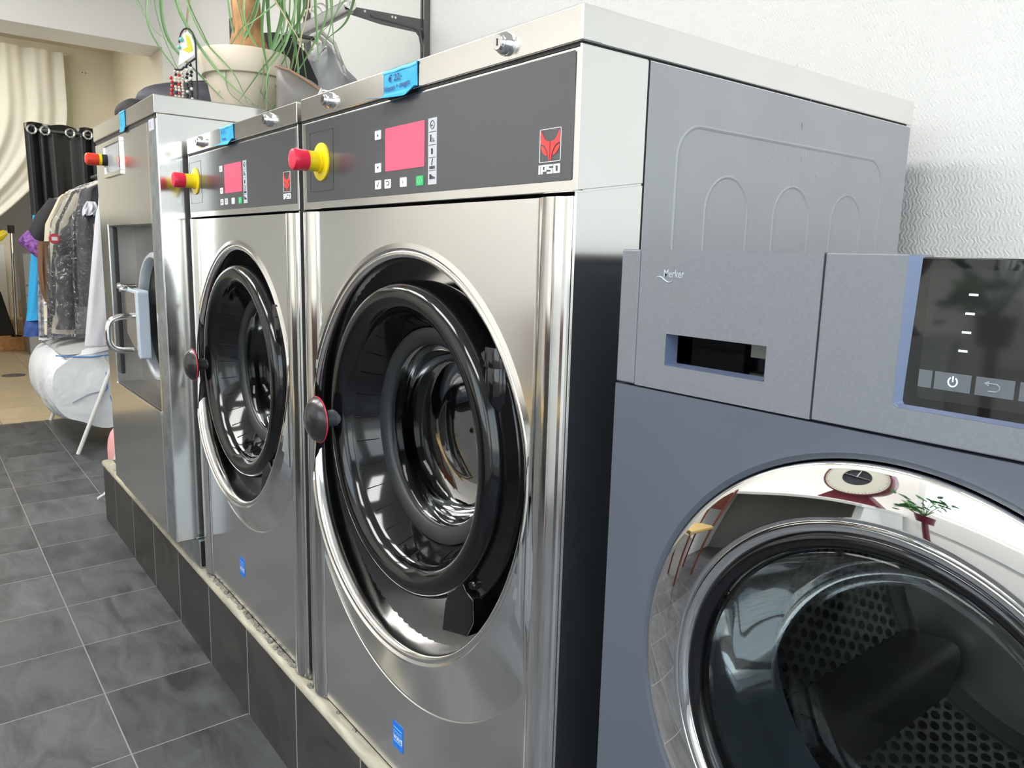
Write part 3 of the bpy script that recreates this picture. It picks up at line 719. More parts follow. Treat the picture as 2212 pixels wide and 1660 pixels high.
    af.lathe([(0, -.004), (.007, -.003), (.008, .0), (.008, .01)], (fx+.036, .002, fz+.060), 'y', 20)
    af.build('hinge_foot', M['blackp'], do, bevel=.008, seg=3)
    # blue sticker low on the front
    sx_, sz = (x0+.352, .335) if near else (x0+.305, .369)
    ss_ = .018
    sk = MB(); sk.prism(rrect(sx_-ss_, sx_+ss_*.95, sz-.024, sz+.024, .003, 3), -.0006, .0)
    pr_ = MB(); pr_.box(sx_-.0145, sx_+.0135, -.0008, -.0005, sz+.0125, sz+.0138); pr_.box(sx_-.0145, sx_+.0135, -.0008, -.0005, sz-.0125, sz-.0112)
    sko = sk.build('sticker', M['sticker'], t, extra=[(pr_, M['sticklt'])])
    text_mb('SMART', sx_-.0148, sz+.0022, -.0008, .0098, .92).build('sticker_word', M['sticklt'], sko, smooth=False)
    text_mb('WAVE', sx_-.0148, sz-.0088, -.0008, .0120, .88, bold=.0004).build('sticker_word', M['white'], sko, smooth=False)
    return t
washer(-.745, .0, 'large steel front-load washer in the middle, dark fascia and 22 euro note', 'industrial_washer', True, None)
washer(-1.467, -.766, 'smaller steel washer with pink screen, between the leftmost machine and the largest washer', 'industrial_washer', False, None)

# ------------------------------------------------------------------ leftmost tall machine with a recessed port door
def tall_machine():
    X0, X1, Y0, Y1, ZB_, ZT_, ZC_ = -2.277, -1.495, -.0664, .75, .338, 1.522, 1.476
    t = thing('laundry_machine', 'leftmost tall steel laundry machine with a square recess and grey port door', 'laundry machine', ((X0+X1)/2, .35, .2545))
    RX0_, RX1_, RZ0_, RZ1_ = -2.150, -1.590, .694, 1.205
    b = MB()
    b.box(X0, X0+.003, Y0+.002, Y1, ZB_, ZC_); b.box(X1-.003, X1, Y0+.002, Y1, ZB_, ZC_); b.box(X0, X1, Y1-.003, Y1, ZB_, ZC_); b.box(X0, X1, Y0+.004, Y1, ZB_, ZB_+.003)
    b.build('cabinet', M['steel'], t, bevel=.001)
    c = MB(); c.box(X0-.001, X1+.002, Y0-.004, Y1+.004, ZC_, ZT_); c.build('top_cap', M['steel_h'], t, bevel=.003)
    fd = MB(); fd.prism([(Y0-.003, ZT_-.002), (Y0+.02, ZT_-.004), (Y0+.032, ZT_-.018), (Y0+.033, ZC_+.002), (Y0-.003, ZC_+.001)], X1+.002, X1+.003, 'yz'); fd.build('cap_corner_fold', M['steel'], t)
    # front frame around the recess
    f = MB()
    f.box(X0+.001, RX0_, Y0, Y0+.004, ZB_, ZC_-.012); f.box(RX1_, X1-.001, Y0, Y0+.004, ZB_, ZC_-.012)
    f.box(RX0_, RX1_, Y0, Y0+.004, RZ1_, ZC_-.012)
    f.build('front_frame', M['steel'], t, bevel=.0012)
    p = MB(); p.box(RX0_+.001, RX1_-.001, Y0-.0015, Y0+.003, ZB_, RZ0_-.002); p.build('lower_panel', M['steel'], t, bevel=.001)
    gp = MB(); gp.box(X0+.004, X1-.004, Y0+.001, Y0+.01, ZC_-.012, ZC_); gp.build('cap_gap', M['rubber'], t)
    r = MB(); yb = .012
    r.box(RX0_-.003, RX0_, Y0+.004, yb, RZ0_, RZ1_); r.box(RX1_, RX1_+.003, Y0+.004, yb, RZ0_, RZ1_)
    r.box(RX0_, RX1_, Y0+.004, yb, RZ1_, RZ1_+.003); r.box(RX0_-.003, RX1_+.003, Y0+.004, yb, RZ0_-.004, RZ0_)
    r.box(RX0_, RX1_, yb, yb+.003, RZ0_, RZ1_)
    r.build('recess', M['recess'], t, smooth=False)
    rs = MB(); rs.box(RX0_, RX0_+.030, Y0+.006, Y0+.020, RZ0_+.03, RZ1_-.004); rs.build('rubber_strip', M['rubber'], t, bevel=.003)
    rl = MB()
    rl.prism(rrect(RX0_-.004, RX1_+.004, RZ0_-.006, RZ1_+.004, .006), Y0-.0015, Y0+.0005)
    # thin bright edge: left and bottom rails only
    re_ = MB(); re_.box(RX0_-.010, RX0_-.003, Y0-.002, Y0+.001, RZ0_-.01, RZ1_+.004); re_.box(RX0_-.010, RX1_, Y0-.004, Y0+.002, RZ0_-.012, RZ0_-.002)
    re_.build('recess_edge', M['polish'], t, bevel=.001)
    # round port: black hole, grey ring door, latch box and bent handle
    pcx, pcz = -1.800, .935
    hb = MB(); hb.lathe([(.0, .0), (.205, .0), (.205, .012)], (pcx+.03, .0, pcz-.004), 'y', 64); hb.build('port_hole', M['gap'], t)
    d = MB(); d.lathe([(.0, .004), (.168, .004), (.170, -.018), (.178, -.026), (.186, -.026), (.192, -.020), (.193, .0), (.190, .010)], (pcx, 0, pcz), 'y', 72)
    do = d.build('port_door', M['lightgrey'], t, angle=45)
    lb = MB(); lb.prism([(-1.965, .868), (-1.825, .808), (-1.818, .812), (-1.818, 1.008), (-1.825, 1.014), (-1.965, 1.014)], -.064, -.030); lb.build('latch_box', M['boxside'], do, bevel=.004)
    lp = MB(); lp.prism([(-1.962, .876), (-1.835, .822), (-1.835, 1.006), (-1.962, 1.006)], -.0665, -.0635); lp.build('latch_face', M['steel'], do, bevel=.001)
    pts = []
    for k in range(21):
        a = pi/2-pi*k/20
        e = .62
        cy, cz = abs(cos(a))**e, (1 if sin(a) >= 0 else -1)*abs(sin(a))**e
        pts.append((-1.865, -.072-.066*cy, .884+.052*cz))
    h = MB(); h.tube([(-1.865, -.055, .936)]+pts+[(-1.865, -.071, .832)], .0095, 14); h.build('handle', M['polish'], do, angle=60)
    bt = MB()
    for xx, zz in ((-1.985, 1.02), (-1.955, 1.012)):
        bt.lathe([(0, -.085), (.009, -.083), (.011, -.076), (.008, -.07), (.006, -.05), (.006, -.03)], (xx, 0, zz), 'y', 14)
    bt.tube([(-1.985, -.06, 1.02), (-1.95, -.055, 1.015), (-1.91, -.05, 1.012)], .006, 8); bt.build('latch_bolts', M['lock'], do)
    # framed display, emergency stop and small plate
    wx0, wx1, wz0, wz1 = -2.128, -1.895, 1.352, 1.458
    wf = MB(); T = .012
    wf.box(wx0, wx1, Y0-.006, Y0, wz0, wz0+T); wf.box(wx0, wx1, Y0-.006, Y0, wz1-T, wz1); wf.box(wx1-.014, wx1, Y0-.006, Y0, wz0+T, wz1-T); wf.box(wx0, wx0+.006, Y0-.006, Y0, wz0+T, wz1-T)
    wo_ = wf.build('display_frame', M['polish'], t, bevel=.001)
    MB().box(wx0+.006, wx1-.014, Y0-.003, Y0, wz0+T, wz1-T).build('display', mat('grey_display', srgb(178, 184, 192), .12), wo_)
    es = MB(); ex, ez = -2.090, 1.405
    es.box(ex-.045, ex-.02, Y0-.002, Y0, ez-.035, ez+.035); es.build('yellow_plate', M['yellow'], t)
    ec = MB(); ec.lathe([(.0165, -.019), (.0175, -.010), (.0175, .0)], (ex, Y0, ez), 'y', 28); eo = ec.build('emergency_stop', M['gap'], t)
    er = MB(); er.lathe([(.0165, -.027), (.0175, -.026), (.0175, -.019), (.0165, -.019)], (ex, Y0, ez), 'y', 28); er.build('collar', M['yellow'], eo)
    eb = MB(); eb.lathe([(.0, -.064), (.013, -.0635), (.0175, -.060), (.0188, -.053), (.0186, -.038), (.0175, -.027), (0, -.027)], (ex, Y0, ez), 'y', 28); eb.build('red_button', M['orange'], eo)
    tp = MB(); tp.box(-1.565, -1.513, Y0-.001, Y0, 1.438, 1.466); tpo = tp.build('type_plate', mat('pale_plate', srgb(206, 208, 220), .4), t)
    text_mb('CE', -1.560, 1.446, Y0-.0013, .018).build('plate_print', mat('violet_print', srgb(120, 130, 200), .5), tpo, smooth=False)
    sl = MB(); sl.box(X1-.075, X1-.002, Y0-.0012, Y0, ZB_, 1.437); sl.build('corner_strip', M['galv'], t)
    # channel it stands on
    for ya, yb_ in ((-.012, .06), (.60, .67)):
        ch = MB(); ch.box(-2.25, -1.48, ya, yb_, .2550, .259); ch.box(-2.25, -1.48, ya, yb_, .333, .337); ch.box(-2.25, -1.48, ya, ya+.004, .259, .333)
        ch.build('base_channel', M['galv'], t, bevel=.001)
tall_machine()

# ------------------------------------------------------------------ anthracite washer on the right
def merker():
    X0, X1, Y, ZT_, ZS, ZB_ = .085, .685, -.011, 1.1585, 1.0205, .2845
    t = thing('front_load_washer', 'blue-grey front-load washer at the right with chrome porthole ring and black display', 'washing machine', ((X0+X1)/2, .3, .2545))
    b = MB(); b.box(X0, X0+.004, Y+.012, .62, ZB_, ZT_-.006); b.box(X1-.004, X1, Y+.012, .62, ZB_, ZT_-.006); b.box(X0, X1, .616, .62, ZB_, ZT_-.006); b.box(X0, X1, Y+.012, .62, ZB_, ZB_+.004)
    b.build('cabinet', M['anth_lo'], t, bevel=.002)
    for xx in (X0+.06, X1-.06):
        for yy in (.06, .55):
            f = MB(); f.lathe([(0, 0), (.022, 0), (.022, .012), (.010, .014), (.010, .03)], (xx, yy, .2546), 'z', 16, cap=True); f.build('foot', M['rubber'], t)
    tp = MB(); tp.box(X0, X1, Y+.006, .62, ZT_-.022, ZT_-.004); tp.build('top_board', M['anth'], t, bevel=.003)
    # fascia in three pieces
    s0 = MB(); s0.box(X0, .1105, Y, .03, ZS+.0008, ZT_); s0.build('fascia_end', M['anth'], t, bevel=.0022)
    dr = MB(); outer = (.1118, .3082, ZS+.0008, ZT_); so = rrect(.150, .2625, 1.0465, 1.0775, .003, 4)
    # drawer front with the slot cut through
    n0 = len(so)
    def rect_pt(cx, cz, px, pz):
        dx, dz = px-cx, pz-cz; ts = []
        if dx > 0: ts.append((outer[1]-cx)/dx)
        if dx < 0: ts.append((outer[0]-cx)/dx)
        if dz > 0: ts.append((outer[3]-cz)/dz)
        if dz < 0: ts.append((outer[2]-cz)/dz)
        k = min(ts); return (cx+dx*k, cz+dz*k)
    dr.box(outer[0], .150, Y, .03, outer[2], outer[3]); dr.box(.2625, outer[1], Y, .03, outer[2], outer[3])
    dr.box(.150, .2625, Y, .03, 1.0775, outer[3]); dr.box(.150, .2625, Y, .03, outer[2], 1.0465)
    bm_o = dr.build('detergent_drawer', M['anth'], t, smooth=False)
    rim = MB(); pin = rrect(.1500, .2625, 1.0465, 1.0775, .003, 4)
    nn = len(pin)
    pi_ = rrect(.1518, .2608, 1.0478, 1.0762, .002, 4)
    rim.add([(a, Y-.0003, z) for a, z in pin]+[(a, Y+.016, z) for a, z in pi_], [(i, (i+1) % nn, nn+(i+1) % nn, nn+i) for i in range(nn)])
    rim.build('slot_edge', M['anth_edge'], bm_o, angle=50)
    sb = MB()
    sb.box(.148, .150, Y+.016, .15, 1.0455, 1.0785); sb.box(.2625, .2645, Y+.016, .15, 1.0455, 1.0785); sb.box(.15, .2625, Y+.016, .15, 1.0775, 1.0785); sb.box(.15, .2625, Y+.016, .15, 1.0455, 1.0468)
    sb.box(.15, .2625, .075, .077, 1.046, 1.078)
    sb.build('slot_interior', M['blackp'], bm_o, smooth=False)
    pp = MB(); pp.box(.195, .245, .066, .0745, 1.055, 1.0775); pp.build('slot_window', mat('dim_grey_plastic', srgb(176, 176, 164), .4), bm_o)
    # maker's name with a wave under it
    text_mb('Merker', .1425, 1.1325, Y-.0005, .0105, .80, bold=.0001).build('maker_name', mat('silver_print', srgb(190, 198, 208), .35), bm_o, smooth=False)
    wv = MB(); pts = []
    for i in range(21):
        u = i/20; pts.append((.1325+.022*u, Y-.0005, 1.1308+.0022*sin(2*pi*u*.95+.2)-.0012*u))
    wv.tube(pts, [.0001+.0006*sin(pi*i/20) for i in range(21)], 6); wv.build('wave_mark', mat('silver_wave', srgb(190, 198, 208), .35), bm_o)
    # display section: frame piece with a cut-out open to the top
    ds = MB()
    ds.prism([(.3095, ZS+.0008), (X1, ZS+.0008), (X1, 1.0445), (.3795, 1.0445), (.3755, 1.0475), (.3757, ZT_), (.3095, ZT_)], Y, .03)
    dso = ds.build('display_section', M['anth'], t, bevel=.0015)
    be = MB(); be.add([(.3750, Y-.0003, ZT_-.001), (.3750, Y-.0003, 1.0468), (.3785, Y-.0003, 1.0440), (X1, Y-.0003, 1.0440), (.3835, Y+.006, ZT_-.001), (.3800, Y+.006, 1.0490), (.3815, Y+.006, 1.0465), (X1, Y+.006, 1.0465)],
                      [(0, 1, 5, 4), (1, 2, 6, 5), (2, 3, 7, 6)]); be.build('display_bevel', M['anth_edge'], dso, smooth=False)
    gp = MB(); gp.box(.374, X1, Y+.0055, .03, 1.043, ZT_-.002); gpo = gp.build('display_glass', M['display'], dso, bevel=.001)
    gi = MB(); gi.prism(rrect(.3895, X1-.01, 1.0530, 1.1485, .003), Y+.0050, Y+.0056); gi.build('display_area', M['dispin'], gpo, smooth=False)
    y2 = Y+.0047
    for i, (a, b_) in enumerate(((.3895, .3990), (.4008, .4255), (.4285, .4530), (.4560, .4800))):
        kk = MB(); kk.box(a, b_, y2, Y+.0051, 1.0615, 1.0745); ko = kk.build('touch_key', M['key'], gpo, smooth=False)
        if i == 1:
            pm = MB(); cx, cz = .4135, 1.0682
            pm.tube([(cx+.0030*cos(a_), y2-.0002, cz+.0034*sin(a_)) for a_ in [pi/2+.55+(2*pi-1.1)*j/24 for j in range(25)]], .0005, 6); pm.cyl((cx, y2-.0002, cz), (cx, y2-.0002, cz+.0042), .0005, 6)
            pm.build('power_mark', M['led'], ko)
        if i == 2:
            pm = MB(); cx, cz = .4400, 1.0680
            pm.tube([(cx-.0045, y2-.0002, cz+.0026), (cx+.002, y2-.0002, cz+.0026), (cx+.004, y2-.0002, cz+.001), (cx+.004, y2-.0002, cz-.001), (cx+.002, y2-.0002, cz-.0028), (cx-.003, y2-.0002, cz-.0028)], .0004, 6)
            pm.add([(cx-.0062, y2-.0003, cz+.0026), (cx-.003, y2-.0003, cz+.0045), (cx-.003, y2-.0003, cz+.0007)], [(0, 1, 2)]); pm.build('return_mark', M['keyback'], ko)
    for i in range(4):
        zz = 1.1310-.0133*i; xx = .4200-.0008*i
        MB().box(xx-.0030, xx+.0030, y2, Y+.0051, zz-.0008, zz+.0008).build('indicator_light', M['led'], gpo, smooth=False)
    # front panel with round opening
    cx, cz, R = .386, .762, .2365
    pn = MB(); ang = 140
    def rr(r, y): return lambda a: (cx+r*cos(a), y, cz+r*sin(a))
    pn2 = MB(); holed_plate(pn2, X0, X1, ZB_, ZS-.0012, [rr(R+.012, 0), rr(R+.006, -.0006), rr(R+.001, .002), rr(R, .006)])
    pn2.v = [(x, y+Y, z) for x, y, z in pn2.v]
    # returned edges
    pn2.add([(X0, Y, ZB_), (X0, Y, ZS-.0012), (X0, Y+.02, ZS-.0012), (X0, Y+.02, ZB_)], [(0, 1, 2, 3)])
    pn2.add([(X1, Y, ZB_), (X1, Y, ZS-.0012), (X1, Y+.02, ZS-.0012), (X1, Y+.02, ZB_)], [(0, 1, 2, 3)])
    pn2.add([(X0, Y, ZS-.0012), (X1, Y, ZS-.0012), (X1, Y+.02, ZS-.0012), (X0, Y+.02, ZS-.0012)], [(0, 1, 2, 3)])
    pn2.build('front_panel', M['anth_lo'], t, angle=12)
    # chrome porthole ring (convex), dark rim, glass bowl
    pr2 = [(R-.001, Y+.004), (R-.0012, Y-.0015), (R-.0030, Y-.0030)]
    for i in range(1, 13):
        u = i/12; pr2.append((R-.003-.0445*u, Y-.0030-.0445*(u*math.tan(radians(14))-.5*u*u*(math.tan(radians(14))-math.tan(radians(5))))))
    ye = pr2[-1][1]
    cr_ = MB(); cr_.lathe(pr2+[(R-.0485, ye+.001), (R-.0495, ye+.004)], (cx, 0, cz), 'y', 200)
    do = cr_.build('porthole_ring', M['chrome'], t, angle=60)
    rm = MB(); rm.lathe([(R-.0495, ye+.003), (R-.0515, ye-.001), (R-.055, ye-.0005), (R-.059, ye+.004)], (cx, 0, cz), 'y', 128); rm.build('inner_chrome_rim', M['chrome'], do, angle=60)
    r2 = MB(); r2.lathe([(R-.059, ye+.004), (R-.062, ye+.001), (R-.068, ye+.002), (R-.073, ye+.007), (R-.075, Y+.012)], (cx, 0, cz), 'y', 128); r2.build('dark_rim', M['blackp'], do, angle=60)
    g = MB(); prof = [(R-.0725, ye+.008), (R-.076, ye+.004), (R-.082, ye+.002), (R-.11, ye-.001), (R-.15, ye-.003), (.0, ye-.004)]
    g.lathe(prof, (cx, 0, cz), 'y', 96); g.build('outer_glass', M['glass'], do, angle=60)
    bl = MB(); bl.lathe([(R-.076, Y+.004), (R-.085, Y+.035), (R-.098, Y+.075), (R-.112, Y+.100), (R-.135, Y+.112), (0, Y+.118)], (cx, 0, cz), 'y', 96); bl.build('glass_bowl', M['smoke'], do, angle=60)
    gk = MB(); gk.lathe([(R-.075, Y+.012), (R-.068, Y+.05), (R-.064, Y+.09), (R-.075, Y+.12), (R-.060, Y+.135)], (cx, 0, cz), 'y', 96); gk.build('door_seal', mat('grey_door_seal', srgb(96, 104, 116), .4, noise=((20, 20, 6), .35)), t, angle=60)
    dm = MB(); dm.lathe([(R-.055, Y+.13), (R-.03, Y+.15), (R-.005, Y+.17), (R-.005, Y+.50), (R-.02, Y+.515), (0, Y+.52)], (cx, 0, cz), 'y', 96)
    hl = MB(); rd = R-.0062
    for j in range(17):
        for i in range(84):
            a = 2*pi*(i+.5*(j % 2))/84; y = Y+.185+j*.0185
            p = Vector((cx+rd*cos(a), y, cz+rd*sin(a))); tn = Vector((-sin(a), 0, cos(a)))
            hl.add([p+tn*.0062*cos(b)+Vector((0, .0072*sin(b), 0)) for b in [i2*pi/3 for i2 in range(6)]], [(0, 1, 2, 3, 4, 5)])
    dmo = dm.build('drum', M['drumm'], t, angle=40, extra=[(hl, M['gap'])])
    for i in range(3):
        lf_ = MB(); a0 = -.25+2*pi*i/3
        lf_.grid(lambda u, v: (cx+(R-.006-.060*sin(pi*u)**.8)*cos(a0+(u-.5)*.42), Y+.18+.32*v, cz+(R-.006-.060*sin(pi*u)**.8)*sin(a0+(u-.5)*.42)), 12, 4)
        lf_.build('drum_lifter', M['drumm'], dmo, angle=60)
merker()

# ------------------------------------------------------------------ price notes on blue tape
def note(name, label, x0, x1, z0, z1, y, curl, lines):
    t = thing(name, label, 'price note', ((x0+x1)/2, y, z0), 'blue tape price notes')
    def sheet(u, v):
        x = x0+(x1-x0)*u; z = z1+(z0-z1)*v
        b = max(0, (v-.74)/.26)
        yy = y-.0012-.0005*sin(u*9)*sin(v*7)-curl*.022*b**1.5*(1-.75*u*u)
        x -= curl*.016*b**1.4*(1-u)**1.0
        z += -.002*sin(pi*u)*v+curl*.006*b*b*(1-u) + (.012*max(0, u-.84)/.16*b)
        return (x, yy, z)
    mb = MB(); mb.grid(sheet, 20, 20); mb.build('paper', M['tape'], t, solid=.0004, angle=80)
    hl = MB(); hl.grid(lambda u, v: (x0+(x1-x0)*u, y-.0022-.001*sin(pi*v), z1-.0008-.0045*v+.0006*sin(u*14)), 12, 3); hl.build('folded_edge', mat('pale_tape_edge', srgb(120, 216, 246), .5), t)
    for (tx, lx, lz, sz, wd, rot) in lines:
        text_mb(tx, lx, lz, y-.0030, sz, wd, bold=.00012, shear=.12, rot=rot, spacing=.95).build('writing', M['inkblue'], t, smooth=False)
note('price_note', 'blue taped price note with 22 euro written on it, on the largest washer', -.432, -.334, 1.3690, 1.4145, -.002, 1.0,
     [('€ 22,-', -.416, 1.3965, .0135, 1.35, .0), ('Wassen + drogen', -.4290, 1.3835, .0112, .98, .03)])
note('price_note', 'blue taped price note on the smaller washer, curling at the bottom', -1.197, -1.108, 1.3720, 1.4155, -.002, .8,
     [('€ 11,-', -1.186, 1.3995, .0115, 1.2, 0), ('Wassen', -1.182, 1.3855, .0080, 1.1, .03)])
note('price_note', 'narrow blue tape strip with a loose upper corner on the leftmost machine', -1.870, -1.805, 1.4655, 1.5215, -.0704, .12,
     [('€', -1.852, 1.480, .012, 1.2, 0)])

# ------------------------------------------------------------------ things on top of the machines
def plant():
    cx, cy, z0 = -1.668, .225, 1.5222
    t = thing('potted_plant', 'long leaved palm in a cream pot on the leftmost machine', 'potted plant', (cx, cy, z0))
    p = MB(); p.lathe([(.0, .0), (.086, .0), (.089, .003), (.106, .098), (.107, .1015), (.1175, .104), (.119, .107), (.126, .163), (.124, .168), (.118, .169), (.115, .160), (.0, .150)], (cx, cy, z0), 'z', 64)
    p.build('pot', M['pot'], t, angle=40)
    s = MB(); s.lathe([(.114, .1515), (.06, .155), (0, .153)], (cx, cy, z0), 'z', 32); s.build('soil', M['soil'], t)
    tr_ = MB(); pts = []; rs = []
    for i in range(15):
        u = i/14; pts.append((cx+.012-.018*u+.006*sin(u*7), cy+.008-.012*u, z0+.145+.46*u)); rs.append(.046-.020*u**.8+.003*sin(u*23)+(.014*(1-u*4) if u < .25 else 0))
    tr_.tube(pts, rs, 20); tr_.tube([(cx-.0, cy, z0+.30), (cx-.022, cy-.026, z0+.335), (cx-.028, cy-.03, z0+.36)], [.016, .012, .007], 10)
    tr_.build('trunk', M['bark'], t, angle=70)
    crown = Vector((cx-.008, cy, z0+.60)); Rv = Vector((.616, .787, 0)); Dv = Vector((.785, -.619, 0))
    random.seed(21)
    # leaves as (sideways, height above the pot base) runs in cm, then distance towards the viewer
    def runs(): return [
        [(-9, 36), (-24, 37), (-29, 30), (-24, 22), (-20, 19)], [(-6, 37), (-20, 40), (-27, 34), (-22, 24)], [(-5, 38), (-15, 44), (-20, 36), (-21, 20), (-12, 6)],
        [(-4, 38), (-12, 44), (-19, 33), (-18, 18), (-9, 8), (-3, 3)], [(-3, 38), (-10, 45), (-14, 32), (-10, 20), (-4, 11), (4, 0)], [(-4, 37), (-12, 40), (-15, 28), (-9, 16), (0, 6), (7, -4)],
        [(-3, 38), (-11, 42), (-13, 30), (-7, 17), (2, 8), (5, 1)], [(-2, 38), (-9, 40), (-12, 25), (-13, 12)], [(-1, 39), (-3, 45), (0, 30), (3, 18), (-2, 8), (-5, 4)],
        [(0, 38), (-4, 41), (-2, 22), (3, 12), (7, 0), (10, -6)], [(0, 38), (-2, 42), (-1, 26), (4, 11), (9, 2), (15, -4)], [(1, 38), (4, 43), (6, 28), (0, 14), (2, 4), (6, -5)],
        [(2, 38), (8, 43), (5, 26), (-1, 15), (-1, 5), (3, -3)], [(2, 38), (7, 44), (7, 26), (9, 10), (12, 0), (10, -8)], [(2, 38), (9, 42), (8, 20), (11, 8), (9, -2)],
        [(3, 38), (11, 44), (12, 26), (8, 12), (4, 2), (5, -4)], [(3, 38), (12, 43), (14, 24), (10, 12), (13, 2), (17, -6)], [(3, 38), (12, 44), (16, 30), (14, 14), (10, 4), (8, -6)],
        [(3, 38), (14, 43), (18, 30), (16, 16), (12, 8), (11, -2)], [(3, 38), (15, 42), (19, 27), (13, 15), (8, 8), (2, 2)], [(4, 38), (16, 44), (21, 30), (20, 16), (18, 9)],
        [(4, 38), (17, 43), (20, 34), (10, 24), (3, 21)], [(4, 38), (18, 42), (24, 28), (20, 18), (14, 10), (9, 0)], [(4, 38), (17, 45), (25, 36), (26, 24), (22, 14)],
        [(4, 38), (20, 44), (29, 35), (27, 24), (19, 17)], [(4, 38), (20, 46), (31, 38), (30, 26), (24, 20)], [(4, 38), (16, 47), (24, 40), (28, 28), (29, 15)],
        [(2, 38), (10, 46), (17, 36), (18, 20), (20, 3)], [(1, 38), (6, 47), (11, 36), (12, 18), (15, 3), (17, -5)], [(0, 38), (3, 47), (9, 33), (16, 22), (22, 13)],
        [(1, 38), (3, 44), (10, 30), (14, 22), (16, 8), (12, 1)], [(3, 38), (14, 46), (22, 36), (24, 22), (25, 9)], [(-1, 38), (-7, 46), (-16, 38), (-21, 28), (-16, 12), (-10, 3)], [(4, 38), (22, 43), (33, 40), (34, 33), (27, 24)],
        [(2, 38), (9, 40), (13, 22), (6, 9), (9, -3)], [(1, 38), (5, 42), (3, 24), (8, 12), (6, 0)], [(3, 38), (13, 40), (15, 20), (9, 9), (6, -6)]]
    depths = [random.uniform(.02, .17) for _ in range(60)]
    lv = MB(); ld = MB()
    for k_, run in enumerate(runs()):
        dp = depths[k_]; n_c = len(run); ctl = []
        for i, (s_, h_) in enumerate(run):
            u = i/(n_c-1); ctl.append(Vector((cx, cy, z0))+Rv*(s_*.0102)+Vector((0, 0, h_*.0102+.03*(1-u)))+Dv*(dp*min(1, 1.5*u)+.012*sin(i*2+k_)))
        ctl[0] = Vector(crown)+Vector((0, 0, .02))
        for c_ in ctl:
            if c_.x < -1.485 and c_.y > -.08: c_.z = max(c_.z, 1.535)
        if k_ % 3: ctl[1] += Vector((0, 0, .05))
        w0 = random.uniform(.0032, .0062) if k_ % 4 else random.uniform(.0014, .0022)
        m_ = 40; pts = []
        ext = [ctl[0]*2-ctl[1]]+ctl+[ctl[-1]*2-ctl[-2]]
        for i in range(m_+1):
            u = i/m_*(n_c-1); q0 = min(int(u), n_c-2); f_ = u-q0; a_, b_, c_, d_ = ext[q0:q0+4]
            pts.append(.5*((2*b_)+(c_-a_)*f_+(2*a_-5*b_+4*c_-d_)*f_*f_+(3*b_-a_-3*c_+d_)*f_**3))
        vs = []; tw = random.uniform(-.7, .7)
        for i, p_ in enumerate(pts):
            d = (pts[min(i+1, m_)]-pts[max(i-1, 0)]).normalized(); side = d.cross(Dv)
            if side.length < 1e-4: side = Vector(Rv)
            side = (side.normalized()*cos(tw)+Dv*sin(tw)).normalized()
            wv_ = w0*(1-(i/m_)**2.2)**.9+.0004; n_ = side.cross(d).normalized()*wv_*.35
            vs += [p_-side*wv_+n_, p_-n_*.6, p_+side*wv_+n_]
        fs = []
        for i in range(m_): fs += [(3*i, 3*i+1, 3*i+4, 3*i+3), (3*i+1, 3*i+2, 3*i+5, 3*i+4)]
        (ld if k_ in (7, 20, 29) else lv).add(vs, fs)
    lv.build('leaves', M['leaf'], t, angle=80); ld.build('dry_leaves', M['leafdry'], t, angle=80)
plant()

